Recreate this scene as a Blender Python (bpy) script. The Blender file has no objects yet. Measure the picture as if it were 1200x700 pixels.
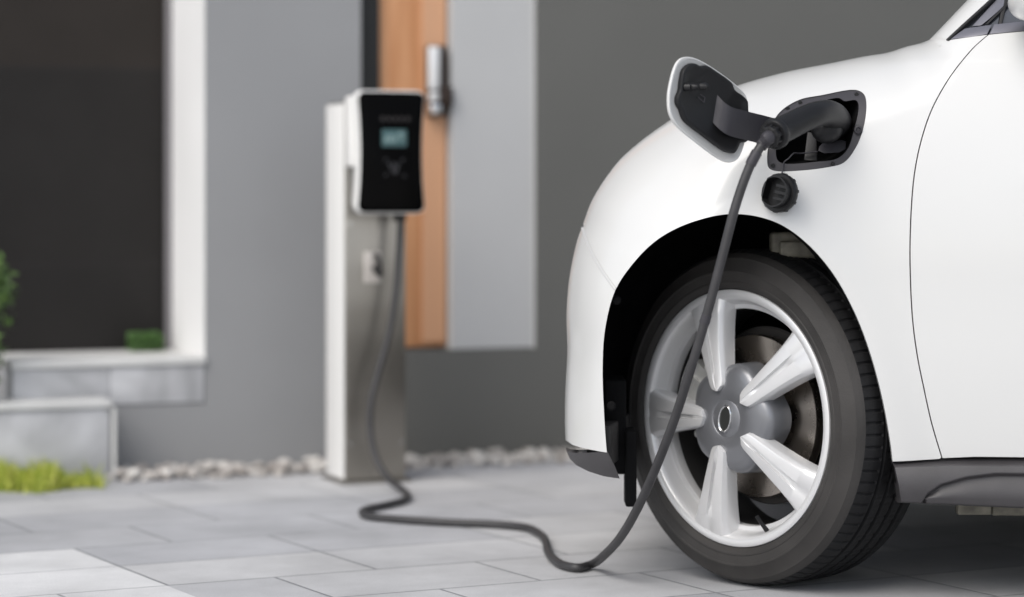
import bpy, bmesh, math, random
import numpy as np
from mathutils import Vector, Matrix
from mathutils.geometry import delaunay_2d_cdt
random.seed(7)
S = bpy.context.scene
C = S.collection
rad = math.radians

# ------------------------------------------------------------------ camera
F, HX, HY, CH = 3000.0, 600.0, 220.0, 0.78      # focal length in photo pixels, vanishing row, camera height
cam = bpy.data.cameras.new('camera')
co = bpy.data.objects.new('camera', cam); C.objects.link(co); S.camera = co
co.location = (0, 0, CH); co.rotation_euler = (rad(90), 0, 0)
cam.sensor_width = 36; cam.sensor_fit = 'HORIZONTAL'; cam.lens = F / 1200 * 36
cam.shift_y = -130 / 1200
cam.clip_start = 0.1; cam.clip_end = 500
cam.dof.use_dof = True; cam.dof.focus_distance = 4.83; cam.dof.aperture_fstop = 1.6

# ------------------------------------------------------------------ light
SUN_EL, SUN_AZ = 46.0, 216.0          # azimuth clockwise from +Y: the sun stands to the left and behind the camera
w = bpy.data.worlds.new('World'); S.world = w; w.use_nodes = True
nt = w.node_tree; bg = nt.nodes['Background']
sky = nt.nodes.new('ShaderNodeTexSky'); sky.sky_type = 'NISHITA'; sky.sun_disc = False
sky.sun_elevation = rad(SUN_EL); sky.sun_rotation = rad(SUN_AZ)
sky.dust_density = 2.0; sky.ozone_density = 0.6; sky.air_density = 1.0
hs = nt.nodes.new('ShaderNodeHueSaturation'); hs.inputs['Saturation'].default_value = .45   # hazy, overcast air
nt.links.new(sky.outputs[0], hs.inputs['Color']); nt.links.new(hs.outputs[0], bg.inputs[0]); bg.inputs[1].default_value = 0.15
sl = bpy.data.lights.new('sun', 'SUN'); sl.energy = 1.45; sl.angle = rad(40); sl.color = (1, .96, .9)
so = bpy.data.objects.new('sun', sl); C.objects.link(so)
az, el = rad(SUN_AZ), rad(SUN_EL)
sdir = Vector((math.sin(az) * math.cos(el), math.cos(az) * math.cos(el), math.sin(el)))
so.rotation_euler = sdir.to_track_quat('Z', 'Y').to_euler(); so.location = sdir * 20
S.view_settings.view_transform = 'Standard'; S.view_settings.look = 'None'
S.view_settings.gamma = 1.0; S.view_settings.exposure = 0.30
try: S.view_settings.use_curve_mapping = False
except Exception: pass

# ------------------------------------------------------------------ helpers
def PX(px, py, Y):
    """the point of the photo's pixel (px, py) at depth Y"""
    return Vector(((px - HX) * Y / F, Y, CH - (py - HY) * Y / F))

def srgb(r, g, b):
    f = lambda c: (c / 12.92 if c <= .04045 else ((c + .055) / 1.055) ** 2.4)
    return (f(r / 255), f(g / 255), f(b / 255), 1)

def mat(name, col, rough=.5, metal=0., coat=0., var=0., vscale=8., bump=0., bscale=200., spec=.5, rvar=0., sub=0.):
    m = bpy.data.materials.new(name); m.use_nodes = True
    n = m.node_tree.nodes; l = m.node_tree.links; b = n['Principled BSDF']
    if len(col) == 3: col = (*col, 1)
    b.inputs['Base Color'].default_value = col
    b.inputs['Roughness'].default_value = rough; b.inputs['Metallic'].default_value = metal
    b.inputs['Coat Weight'].default_value = coat; b.inputs['Coat Roughness'].default_value = .04
    b.inputs['Specular IOR Level'].default_value = spec
    tc = n.new('ShaderNodeTexCoord')
    if var or rvar:
        t = n.new('ShaderNodeTexNoise'); t.inputs['Scale'].default_value = vscale; t.inputs['Detail'].default_value = 6
        l.new(tc.outputs['Object'], t.inputs['Vector'])
        if var:
            r = n.new('ShaderNodeValToRGB')
            lo = tuple(max(0, c * (1 - var)) for c in col[:3]) + (1,); hi = tuple(min(1, c * (1 + var)) for c in col[:3]) + (1,)
            r.color_ramp.elements[0].position = .3; r.color_ramp.elements[1].position = .7
            r.color_ramp.elements[0].color = lo; r.color_ramp.elements[1].color = hi
            l.new(t.outputs[0], r.inputs[0]); l.new(r.outputs[0], b.inputs['Base Color'])
        if rvar:
            mr = n.new('ShaderNodeMapRange'); mr.inputs[3].default_value = max(0, rough - rvar); mr.inputs[4].default_value = min(1, rough + rvar)
            l.new(t.outputs[0], mr.inputs[0]); l.new(mr.outputs[0], b.inputs['Roughness'])
    if bump:
        t2 = n.new('ShaderNodeTexNoise'); t2.inputs['Scale'].default_value = bscale; t2.inputs['Detail'].default_value = 4
        l.new(tc.outputs['Object'], t2.inputs['Vector'])
        bp = n.new('ShaderNodeBump'); bp.inputs['Strength'].default_value = bump; bp.inputs['Distance'].default_value = .002
        l.new(t2.outputs[0], bp.inputs['Height']); l.new(bp.outputs[0], b.inputs['Normal'])
    return m

def link(name, me, m, parent=None, loc=None):
    o = bpy.data.objects.new(name, me); C.objects.link(o)
    for x in (m if isinstance(m, (list, tuple)) else [m]): me.materials.append(x)
    if parent: o.parent = parent
    if loc is not None: o.location = loc
    return o

def meshobj(name, verts, faces, m, parent=None, smooth=True, normals=None, midx=None, flat_angle=None):
    me = bpy.data.meshes.new(name)
    me.from_pydata([tuple(v) for v in verts], [], faces); me.validate(); me.update()
    if smooth: me.polygons.foreach_set('use_smooth', [True] * len(me.polygons))
    o = link(name, me, m, parent)
    if midx is not None and len(midx) == len(me.polygons): me.polygons.foreach_set('material_index', midx)
    if normals is not None and len(me.vertices) == len(normals):
        me.normals_split_custom_set_from_vertices([tuple(n) for n in normals])
    elif smooth and flat_angle: me.set_sharp_from_angle(angle=rad(flat_angle))
    me.update()
    return o

def bmobj(name, bm, m, parent=None, smooth=False, angle=35):
    bmesh.ops.recalc_face_normals(bm, faces=bm.faces)
    me = bpy.data.meshes.new(name); bm.to_mesh(me); bm.free()
    if smooth:
        me.polygons.foreach_set('use_smooth', [True] * len(me.polygons)); me.set_sharp_from_angle(angle=rad(angle))
    return link(name, me, m, parent)

def empty(name, loc=(0, 0, 0)):
    o = bpy.data.objects.new(name, None); C.objects.link(o); o.location = loc; o.empty_display_size = .1
    return o

def tag(o, label=None, cat=None, group=None, kind=None):
    if label: o['label'] = label
    if cat: o['category'] = cat
    if group: o['group'] = group
    if kind: o['kind'] = kind
    return o

def catmull(pts, n=8, closed=False):
    P = [Vector(p) for p in pts]; out = []; N = len(P)
    rng = range(N) if closed else range(N - 1)
    for i in rng:
        if closed: a, b, c, d = P[(i - 1) % N], P[i], P[(i + 1) % N], P[(i + 2) % N]
        else: a, b, c, d = P[max(i - 1, 0)], P[i], P[i + 1], P[min(i + 2, N - 1)]
        # centripetal parametrisation keeps uneven spacing free of loops
        t0 = 0.; t1 = max(1e-6, (b - a).length) ** .5 if (b - a).length > 1e-9 else 1e-3
        t2 = t1 + max(1e-6, (c - b).length) ** .5; t3 = t2 + (max(1e-6, (d - c).length) ** .5 if (d - c).length > 1e-9 else 1e-3)
        for k in range(n):
            t = t1 + (t2 - t1) * k / n
            A1 = a * ((t1 - t) / (t1 - t0)) + b * ((t - t0) / (t1 - t0))
            A2 = b * ((t2 - t) / (t2 - t1)) + c * ((t - t1) / (t2 - t1))
            A3 = c * ((t3 - t) / (t3 - t2)) + d * ((t - t2) / (t3 - t2))
            B1 = A1 * ((t2 - t) / (t2 - t0)) + A2 * ((t - t0) / (t2 - t0))
            B2 = A2 * ((t3 - t) / (t3 - t1)) + A3 * ((t - t1) / (t3 - t1))
            out.append(B1 * ((t2 - t) / (t2 - t1)) + B2 * ((t - t1) / (t2 - t1)))
    if not closed: out.append(P[-1].copy())
    return out

def tube_data(path, radius, seg=16, cap=True, base=0):
    P = [Vector(p) for p in path]; V = []; Fc = []
    R = radius if isinstance(radius, (list, tuple)) else [radius] * len(P)
    T = [(P[min(i + 1, len(P) - 1)] - P[max(i - 1, 0)]).normalized() for i in range(len(P))]
    up = Vector((0, 0, 1)) if abs(T[0].z) < .9 else Vector((1, 0, 0))
    nrm = (up - T[0] * up.dot(T[0])).normalized()
    for i, p in enumerate(P):
        nrm = (nrm - T[i] * nrm.dot(T[i])).normalized(); bn = T[i].cross(nrm)
        for k in range(seg):
            a = 2 * math.pi * k / seg
            V.append(p + (nrm * math.cos(a) + bn * math.sin(a)) * R[i])
    for i in range(len(P) - 1):
        for k in range(seg):
            k2 = (k + 1) % seg
            Fc.append((base + i * seg + k, base + i * seg + k2, base + (i + 1) * seg + k2, base + (i + 1) * seg + k))
    if cap:
        Fc.append(tuple(base + k for k in range(seg))[::-1]); Fc.append(tuple(base + (len(P) - 1) * seg + k for k in range(seg)))
    return V, Fc

def tube(name, path, radius, m, parent=None, seg=16):
    V, Fc = tube_data(path, radius, seg)
    return meshobj(name, V, Fc, m, parent, flat_angle=50)

def lathe_data(prof, seg=96, base=0, closed=False, fn=None):
    """profile of (r, y) round the local Y axis; angle 0 is up (+Z), growing towards +X"""
    V = []; Fc = []
    for k in range(seg):
        a = 2 * math.pi * k / seg
        for j, (r, y) in enumerate(prof):
            if fn: r, y = fn(j, k, a, r, y)
            V.append((r * math.sin(a), y, r * math.cos(a)))
    n = len(prof)
    for k in range(seg):
        k2 = (k + 1) % seg
        for j in range(n if closed else n - 1):
            j2 = (j + 1) % n
            Fc.append((base + k * n + j, base + k * n + j2, base + k2 * n + j2, base + k2 * n + j))
    return V, Fc

def lathe(name, prof, m, parent=None, seg=96, closed=False, fn=None, angle=40):
    V, Fc = lathe_data(prof, seg, 0, closed, fn)
    bm = bmesh.new(); vs = [bm.verts.new(v) for v in V]
    for f in Fc: bm.faces.new([vs[i] for i in f])
    bmesh.ops.remove_doubles(bm, verts=bm.verts, dist=1e-6)
    return bmobj(name, bm, m, parent, True, angle)

def boxbm(bm, x0, x1, y0, y1, z0, z1, fr=None, bevel=0.):
    """axis box, or in the frame fr(u, d, z)"""
    fr = fr or (lambda u, d, z: Vector((u, d, z)))
    vs = [bm.verts.new(fr(u, d, z)) for u in (x0, x1) for d in (y0, y1) for z in (z0, z1)]
    fs = [bm.faces.new([vs[i] for i in q]) for q in ((0, 1, 3, 2), (4, 6, 7, 5), (0, 4, 5, 1), (2, 3, 7, 6), (0, 2, 6, 4), (1, 5, 7, 3))]
    if bevel:
        es = {e for f in fs for e in f.edges}
        bmesh.ops.bevel(bm, geom=list(es), offset=bevel, segments=3, profile=.5, affect='EDGES')

def box(name, dims, m, parent=None, fr=None, bevel=0.):
    bm = bmesh.new(); boxbm(bm, *dims, fr=fr, bevel=bevel)
    return bmobj(name, bm, m, parent, bool(bevel))

def ngon_prism(name, front, back, m, parent=None, bevel=0., smooth=True):
    """solid between two matching loops"""
    bm = bmesh.new(); a = [bm.verts.new(p) for p in front]; b = [bm.verts.new(p) for p in back]; n = len(a)
    f1 = bm.faces.new(a); f2 = bm.faces.new(b[::-1])
    for i in range(n): bm.faces.new((a[i], b[i], b[(i + 1) % n], a[(i + 1) % n]))
    bmesh.ops.recalc_face_normals(bm, faces=bm.faces)
    if bevel:
        bmesh.ops.bevel(bm, geom=list(f1.edges) + list(f2.edges), offset=bevel, segments=3, profile=.5, affect='EDGES')
    return bmobj(name, bm, m, parent, smooth)

# ------------------------------------------------------------------ materials
M_paint = mat('white_car_paint', (.63, .63, .62), .42, 0, .8, bump=.02, bscale=900)
M_paint.node_tree.nodes['Principled BSDF'].inputs['Coat Roughness'].default_value = .16
M_liner = mat('black_liner_plastic', (.006, .006, .0065), .85, spec=.12, bump=.5, bscale=60)
M_clad = mat('dark_cladding_plastic', (.050, .047, .050), .42, var=.12, vscale=20, bump=.3, bscale=900)
M_black = mat('black_plastic', (.010, .010, .011), .42, bump=.15, bscale=500, spec=.35)
M_grey = mat('grey_plastic', (.042, .040, .046), .48, bump=.2, bscale=700, spec=.4)
M_rubber = mat('tyre_rubber', (.038, .0355, .034), .62, var=.3, vscale=7, bump=.25, bscale=260, spec=.35)
M_tread = mat('tyre_tread_rubber', (.011, .011, .012), .7, var=.2, vscale=20, bump=.3, bscale=200, spec=.3)
M_alloy = mat('silver_alloy', (.68, .68, .685), .36, .3, .4, bump=.02, bscale=400)
M_hub = mat('grey_hub_metal', (.20, .205, .22), .34, .45, .3)
M_disc = mat('brake_disc_steel', (.40, .36, .32), .28, 1., rvar=.08, vscale=30)
M_dark = mat('dark_cast_iron', (.03, .028, .027), .7, var=.3)
M_cast = mat('cast_aluminium', (.75, .75, .73), .45, .6, var=.15, vscale=30)
M_glass = mat('tinted_glass', (.05, .055, .065), .04, 0, 1.0, spec=.8)
M_trim = mat('grey_window_trim', (.16, .16, .185), .3, .3, .3)
M_cable = mat('cable_rubber', (.036, .035, .037), .48, var=.15, vscale=30, bump=.2, bscale=500)
M_chrome = mat('chrome', (.8, .8, .8), .12, 1.)
M_beige = mat('primer_metal', (.17, .16, .13), .6, var=.4, vscale=40)

def wallmat(name, col, var=.05, bump=.35):
    return mat(name, col, .82, var=var, vscale=1.6, bump=bump, bscale=160, spec=.25)
M_wall = wallmat('grey_wall_paint', (.285, .288, .294))
M_wall2 = wallmat('dark_grey_wall_paint', (.138, .138, .130))
M_reveal = wallmat('pale_reveal', (.78, .78, .78))  # paler than the grey wall, used on the pier's left return only
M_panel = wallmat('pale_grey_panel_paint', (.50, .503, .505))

def stone_mat(name, col, vein=.25):
    m = bpy.data.materials.new(name); m.use_nodes = True
    n = m.node_tree.nodes; l = m.node_tree.links; b = n['Principled BSDF']; b.inputs['Roughness'].default_value = .5
    tc = n.new('ShaderNodeTexCoord'); t = n.new('ShaderNodeTexNoise'); t.inputs['Scale'].default_value = 3.2; t.inputs['Detail'].default_value = 8; t.inputs['Distortion'].default_value = 1.6
    l.new(tc.outputs['Object'], t.inputs['Vector'])
    r = n.new('ShaderNodeValToRGB'); r.color_ramp.elements[0].position = .35; r.color_ramp.elements[1].position = .62
    r.color_ramp.elements[0].color = tuple(c * (1 - vein) for c in col) + (1,); r.color_ramp.elements[1].color = (*[min(1, c * (1 + vein)) for c in col], 1)
    l.new(t.outputs[0], r.inputs[0]); l.new(r.outputs[0], b.inputs['Base Color'])
    return m
M_marble = stone_mat('grey_marble', (.44, .445, .46))
M_marble_pale = stone_mat('pale_marble_edge', (.62, .62, .61), .08)

def wood_mat():
    m = bpy.data.materials.new('door_wood'); m.use_nodes = True
    n = m.node_tree.nodes; l = m.node_tree.links; b = n['Principled BSDF']; b.inputs['Roughness'].default_value = .38
    tc = n.new('ShaderNodeTexCoord'); mp = n.new('ShaderNodeMapping'); mp.inputs['Scale'].default_value = (14, 14, .8)
    t = n.new('ShaderNodeTexNoise'); t.inputs['Scale'].default_value = 2.5; t.inputs['Detail'].default_value = 7
    l.new(tc.outputs['Object'], mp.inputs['Vector']); l.new(mp.outputs[0], t.inputs['Vector'])
    r = n.new('ShaderNodeValToRGB'); r.color_ramp.elements[0].position = .3; r.color_ramp.elements[1].position = .72
    r.color_ramp.elements[0].color = (.52, .235, .10, 1); r.color_ramp.elements[1].color = (.68, .36, .185, 1)
    l.new(t.outputs[0], r.inputs[0]); l.new(r.outputs[0], b.inputs['Base Color'])
    return m
M_wood = wood_mat()
M_frame = mat('black_frame', (.008, .008, .008), .5)
M_steel = None
def brushed():
    m = bpy.data.materials.new('brushed_stainless'); m.use_nodes = True
    n = m.node_tree.nodes; l = m.node_tree.links; b = n['Principled BSDF']
    b.inputs['Metallic'].default_value = .9; b.inputs['Base Color'].default_value = (.62, .59, .54, 1)
    tc = n.new('ShaderNodeTexCoord'); mp = n.new('ShaderNodeMapping'); mp.inputs['Scale'].default_value = (260, 260, 5)
    t = n.new('ShaderNodeTexNoise'); t.inputs['Scale'].default_value = 1.; t.inputs['Detail'].default_value = 3
    l.new(tc.outputs['Object'], mp.inputs['Vector']); l.new(mp.outputs[0], t.inputs['Vector'])
    t2 = n.new('ShaderNodeTexNoise'); t2.inputs['Scale'].default_value = 3.2; t2.inputs['Detail'].default_value = 2
    mp2 = n.new('ShaderNodeMapping'); mp2.inputs['Scale'].default_value = (.35, .35, 1); l.new(tc.outputs['Object'], mp2.inputs['Vector']); l.new(mp2.outputs[0], t2.inputs['Vector'])
    cr = n.new('ShaderNodeValToRGB'); cr.color_ramp.elements[0].position = .36; cr.color_ramp.elements[1].position = .66
    cr.color_ramp.elements[0].color = (.24, .225, .20, 1); cr.color_ramp.elements[1].color = (.44, .42, .385, 1)
    l.new(t2.outputs[0], cr.inputs[0]); l.new(cr.outputs[0], b.inputs['Base Color'])  # slow tone bands in the colour imitate soft reflections along the post
    mr = n.new('ShaderNodeMapRange'); mr.inputs[3].default_value = .22; mr.inputs[4].default_value = .42
    l.new(t.outputs[0], mr.inputs[0]); l.new(mr.outputs[0], b.inputs['Roughness'])
    return m
M_steel = brushed()
M_panelwhite = mat('white_enamel', (.78, .775, .76), .35)
M_chblack = mat('glossy_black_panel', (.002, .002, .002), .3, 0, .0, spec=.05)
def emat(name, col, s):
    m = mat(name, col, .4); b = m.node_tree.nodes['Principled BSDF']
    b.inputs['Emission Color'].default_value = (*col[:3], 1); b.inputs['Emission Strength'].default_value = s
    return m
M_screen = emat('lit_screen', (.04, .09, .095), .14)
M_screentext = emat('screen_characters', (.15, .22, .22), .2)
M_print = mat('grey_print', (.03, .026, .026), .5)
M_print2 = mat('pale_print', (.045, .045, .05), .5)

# ------------------------------------------------------------------ ground
TILE_ANG = 28.0
def ground_mat():
    m = bpy.data.materials.new('paving'); m.use_nodes = True
    n = m.node_tree.nodes; l = m.node_tree.links; b = n['Principled BSDF']
    tc = n.new('ShaderNodeTexCoord'); mp = n.new('ShaderNodeMapping'); mp.vector_type = 'TEXTURE'
    mp.inputs['Rotation'].default_value = (0, 0, rad(TILE_ANG)); mp.inputs['Location'].default_value = (-.946, 5.532, 0)
    l.new(tc.outputs['Object'], mp.inputs['Vector'])
    def brick(c1, c2, mortar):
        t = n.new('ShaderNodeTexBrick'); t.offset = .5; t.offset_frequency = 3; t.squash = 1
        t.inputs['Scale'].default_value = 1; t.inputs['Brick Width'].default_value = .45; t.inputs['Row Height'].default_value = .29
        t.inputs['Mortar Size'].default_value = .0045; t.inputs['Mortar Smooth'].default_value = .6; t.inputs['Bias'].default_value = 0
        t.inputs['Color1'].default_value = c1; t.inputs['Color2'].default_value = c2; t.inputs['Mortar'].default_value = mortar
        l.new(mp.outputs[0], t.inputs['Vector']); return t
    t = brick((.43, .435, .455, 1), (.56, .56, .565, 1), (.25, .255, .265, 1))
    # one patch of the paving is laid with paler slabs
    sx = n.new('ShaderNodeSeparateXYZ'); l.new(mp.outputs[0], sx.inputs[0])
    c1 = n.new('ShaderNodeMath'); c1.operation = 'LESS_THAN'; c1.inputs[1].default_value = -.004; l.new(sx.outputs[0], c1.inputs[0])
    c2 = n.new('ShaderNodeMath'); c2.operation = 'LESS_THAN'; c2.inputs[1].default_value = -.004; l.new(sx.outputs[1], c2.inputs[0])
    c3 = n.new('ShaderNodeMath'); c3.operation = 'MULTIPLY'; l.new(c1.outputs[0], c3.inputs[0]); l.new(c2.outputs[0], c3.inputs[1])
    pale = brick((.66, .66, .665, 1), (.72, .72, .72, 1), (.40, .40, .41, 1))
    pm = n.new('ShaderNodeMix'); pm.data_type = 'RGBA'; l.new(c3.outputs[0], pm.inputs[0]); l.new(t.outputs['Color'], pm.inputs[6]); l.new(pale.outputs['Color'], pm.inputs[7])
    ns = n.new('ShaderNodeTexNoise'); ns.inputs['Scale'].default_value = 2.2; ns.inputs['Detail'].default_value = 8; ns.inputs['Roughness'].default_value = .65
    l.new(tc.outputs['Object'], ns.inputs['Vector'])
    r = n.new('ShaderNodeMapRange'); r.inputs[1].default_value = .3; r.inputs[2].default_value = .7; r.inputs[3].default_value = .75; r.inputs[4].default_value = 1.14
    l.new(ns.outputs[0], r.inputs[0])
    fn = n.new('ShaderNodeTexNoise'); fn.inputs['Scale'].default_value = 420; fn.inputs['Detail'].default_value = 3
    l.new(tc.outputs['Object'], fn.inputs['Vector'])
    r2 = n.new('ShaderNodeMapRange'); r2.inputs[1].default_value = .3; r2.inputs[2].default_value = .7; r2.inputs[3].default_value = .82; r2.inputs[4].default_value = 1.14
    l.new(fn.outputs[0], r2.inputs[0])
    mu = n.new('ShaderNodeMath'); mu.operation = 'MULTIPLY'; l.new(r.outputs[0], mu.inputs[0]); l.new(r2.outputs[0], mu.inputs[1])
    mx = n.new('ShaderNodeVectorMath'); mx.operation = 'SCALE'; l.new(pm.outputs[2], mx.inputs[0]); l.new(mu.outputs[0], mx.inputs['Scale'])
    l.new(mx.outputs[0], b.inputs['Base Color'])
    b.inputs['Roughness'].default_value = .72; b.inputs['Specular IOR Level'].default_value = .35
    inv = n.new('ShaderNodeMath'); inv.operation = 'SUBTRACT'; inv.inputs[0].default_value = 1; l.new(t.outputs['Fac'], inv.inputs[1])
    ad = n.new('ShaderNodeMath'); ad.operation = 'MULTIPLY_ADD'; ad.inputs[1].default_value = .12; l.new(fn.outputs[0], ad.inputs[0]); l.new(inv.outputs[0], ad.inputs[2])
    bp = n.new('ShaderNodeBump'); bp.inputs['Strength'].default_value = .6; bp.inputs['Distance'].default_value = .003
    l.new(ad.outputs[0], bp.inputs['Height']); l.new(bp.outputs[0], b.inputs['Normal'])
    return m
g = meshobj('paving', [(-200, -200, 0), (200, -200, 0), (200, 200, 0), (-200, 200, 0)], [(0, 1, 2, 3)], ground_mat(), smooth=False)
tag(g, kind='structure')

# ------------------------------------------------------------------ house
TH = rad(22); UX, UY = math.cos(TH), math.sin(TH); OX, OY = -.8225, 7.05
def W(u, d, z): return Vector((OX + u * UX - d * UY, OY + u * UY + d * UX, z))
def wu(px, d=0.):
    m = (px - HX) / F
    return (m * (OY + d * UX) - OX + d * UY) / (UX - m * UY)
def wz(px, py, d=0.):
    return CH - (py - HY) * W(wu(px, d), d, 0).y / F
ZP = wz(238, 418)                       # porch floor
house = empty('house', W(0, .5, 0))
tag(house, 'grey rendered house with recessed wooden entrance door and dark porch wall', 'house')
def hpart(o, par=None):
    o.parent = par or house
    if par is None: o.matrix_parent_inverse = Matrix.Translation(-house.location)
    return o
def hbox(name, u0, u1, d0, d1, z0, z1, m, par=None, bevel=0.):
    return hpart(box(name, (u0, u1, d0, d1, z0, z1), m, None, W, bevel), par)
TOP = 4.2
UP0, UP1 = wu(240), wu(423)
zl = wz(238, 472)
# pier: grey front, pale left return; the base wall runs on under the porch
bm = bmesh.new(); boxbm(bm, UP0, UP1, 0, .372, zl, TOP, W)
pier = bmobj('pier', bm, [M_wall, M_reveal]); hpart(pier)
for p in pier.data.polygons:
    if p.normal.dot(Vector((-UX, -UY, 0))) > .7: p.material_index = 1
hbox('base_wall', wu(-420), UP1, 0, .3, 0, zl, M_wall)
UR = wu(627)
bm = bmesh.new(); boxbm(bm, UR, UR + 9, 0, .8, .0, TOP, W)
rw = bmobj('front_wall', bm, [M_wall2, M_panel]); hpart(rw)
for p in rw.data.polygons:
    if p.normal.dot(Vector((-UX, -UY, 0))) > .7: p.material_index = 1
hbox('plinth', UP1 + .0005, UR, 0, .3, 0, wz(560, 410), M_wall2)
M_cladwall = None
def cladwall():
    m = bpy.data.materials.new('dark_wall_cladding'); m.use_nodes = True
    n = m.node_tree.nodes; l = m.node_tree.links; b = n['Principled BSDF']; b.inputs['Roughness'].default_value = .6; b.inputs['Specular IOR Level'].default_value = .2
    tc = n.new('ShaderNodeTexCoord'); mp = n.new('ShaderNodeMapping'); mp.vector_type = 'TEXTURE'; mp.inputs['Rotation'].default_value = (0, 0, TH)
    l.new(tc.outputs['Object'], mp.inputs['Vector'])
    sx = n.new('ShaderNodeSeparateXYZ'); l.new(mp.outputs[0], sx.inputs[0])
    cx = n.new('ShaderNodeCombineXYZ'); l.new(sx.outputs[0], cx.inputs[0]); l.new(sx.outputs[2], cx.inputs[1])
    t = n.new('ShaderNodeTexBrick'); t.offset = 0.; t.inputs['Scale'].default_value = 1; t.inputs['Brick Width'].default_value = 1.2; t.inputs['Row Height'].default_value = .56
    t.inputs['Mortar Size'].default_value = .003
    t.inputs['Color1'].default_value = (.016, .015, .0145, 1); t.inputs['Color2'].default_value = (.029, .0235, .0195, 1); t.inputs['Mortar'].default_value = (.022, .02, .02, 1)
    l.new(cx.outputs[0], t.inputs['Vector'])
    ns = n.new('ShaderNodeTexNoise'); ns.inputs['Scale'].default_value = 5; ns.inputs['Detail'].default_value = 6; l.new(mp.outputs[0], ns.inputs['Vector'])
    r = n.new('ShaderNodeMapRange'); r.inputs[3].default_value = .75; r.inputs[4].default_value = 1.25; l.new(ns.outputs[0], r.inputs[0])
    mx = n.new('ShaderNodeVectorMath'); mx.operation = 'SCALE'; l.new(t.outputs['Color'], mx.inputs[0]); l.new(r.outputs[0], mx.inputs['Scale'])
    l.new(mx.outputs[0], b.inputs['Base Color'])
    return m
M_cladwall = cladwall()
hbox('porch_wall', wu(-600, .375), UP0 + .05, .375, .71, 0, TOP, M_cladwall)
hbox('corner_trim', UP0 - .018, UP0 - .003, .352, .371, ZP, TOP, mat('lilac_grey_trim', (.20, .19, .20), .6))
hbox('porch_floor', UP1 - .3, UR - .003, .302, .7, 0, ZP, M_marble)
# recess back: door, its frame and the wall round it
DB = .05
ZD = wz(560, 410) + .002
u_d0, u_d1 = wu(443, DB), wu(523, DB)
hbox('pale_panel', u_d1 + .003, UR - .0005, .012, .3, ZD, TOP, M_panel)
hbox('lintel', UP1, u_d1 + .002, DB - .008, DB + .2, 2.45, TOP, M_wall)
dfr = hbox('door_frame', UP1 + .0005, u_d0 - .003, DB - .02, DB + .06, ZD, 2.449, M_frame)
door = hbox('door', u_d0, u_d1, DB, DB + .05, ZD + .006, 2.44, M_wood, bevel=.004)
tag(door, 'orange brown wooden door')
ul0, ul1 = wu(497, DB), wu(519, DB)
zt, zb = wz(505, 54, DB), wz(505, 137, DB)
def hsub(name, u0, u1, d0, d1, z0, z1, m, bevel=0.):
    o = box(name, (u0, u1, d0, d1, z0, z1), m, door, W, bevel); return o
hsub('stile', u_d1 - .075, u_d1 - .004, DB - .006, DB, ZD + .02, 2.43, mat('pale_door_stile', (.62, .345, .20), .4))
lock = hsub('smart_lock', ul0, ul1, DB - .035, DB - .0065, zb, zt, mat('lock_body', (.045, .032, .026), .35), .006)
lw = ul0 + (ul1 - ul0) * .52
hsub('lock_keypad', ul0 - .003, lw, DB - .052, DB - .0355, zb + .075, zt - .004, mat('lock_silver', (.80, .80, .80), .3, .2), .006)
hsub('lock_lever', ul0 - .001, lw + .002, DB - .06, DB - .0355, zb + .006, zb + .036, M_chrome, .006)
hsub('lock_button', ul0 - .001, lw - .002, DB - .055, DB - .0355, zb + .042, zb + .069, mat('lock_pale', (.7, .7, .7), .3, .3), .005)
hsub('lock_handle', lw + .004, ul1 + .010, DB - .062, DB - .0355, zb + .03, zb + .085, mat('dark_bronze', (.05, .035, .028), .35, .6), .006)

# steps
def top_step(name, u0, u1, d0, d1, z0, z1, label):
    base = W((u0 + u1) / 2, (d0 + d1) / 2, 0)
    o = empty(name, base); tag(o, label, 'step')
    def add(nm, *a, m=None, bevel=0.):
        p = box(nm, a, m, None, W, bevel); p.parent = o; p.matrix_parent_inverse = Matrix.Translation(-base); return p
    n = max(2, round((u1 - u0) / .3)); du = (u1 - u0) / n
    bm = bmesh.new()
    for i in range(n): boxbm(bm, u0 + i * du + .001, u0 + (i + 1) * du - .001, d0, d1, z0, z1 - .022, W, .0015)
    p = bmobj('riser', bm, M_marble, None, True); p.parent = o; p.matrix_parent_inverse = Matrix.Translation(-base)
    add('tread', u0 - .004, u1 + .004, d0 - .008, d1, z1 - .021, z1, m=M_marble_pale, bevel=.003)
    return o, add
up, _ = top_step('porch_step', wu(14), UP0 - .003, -.004, .37, zl + .002, ZP, 'upper grey marble porch step with pale top edge beside the pier')
zs = wz(60, 466)
ls, add = top_step('porch_step', wu(-300), wu(129, -.13), -.13, -.006, 0, zs, 'lower grey marble step with pale end trim above the grass tuft')
add('end_trim', wu(129, -.13) + .0045, wu(133, -.13) + .006, -.135, -.006, 0, zs - .0215, m=M_marble_pale)

# ------------------------------------------------------------------ plants, pebbles
def leafmat(name, c1, c2):
    m = bpy.data.materials.new(name); m.use_nodes = True
    n = m.node_tree.nodes; l = m.node_tree.links; b = n['Principled BSDF']; b.inputs['Roughness'].default_value = .5
    gi = n.new('ShaderNodeNewGeometry'); r = n.new('ShaderNodeValToRGB')
    r.color_ramp.elements[0].color = (*c1, 1); r.color_ramp.elements[1].color = (*c2, 1)
    l.new(gi.outputs['Random Per Island'], r.inputs[0]); l.new(r.outputs[0], b.inputs['Base Color'])
    b.inputs['Transmission Weight'].default_value = 0
    return m
M_leaf = leafmat('shrub_leaves', (.035, .08, .015), (.12, .20, .05))
M_hedge = leafmat('hedge_leaves', (.04, .10, .022), (.10, .20, .05))
M_blade = leafmat('grass_blades', (.24, .33, .02), (.62, .64, .14))
M_bark = mat('bark', (.09, .065, .04), .8, var=.3, vscale=30)

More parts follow.
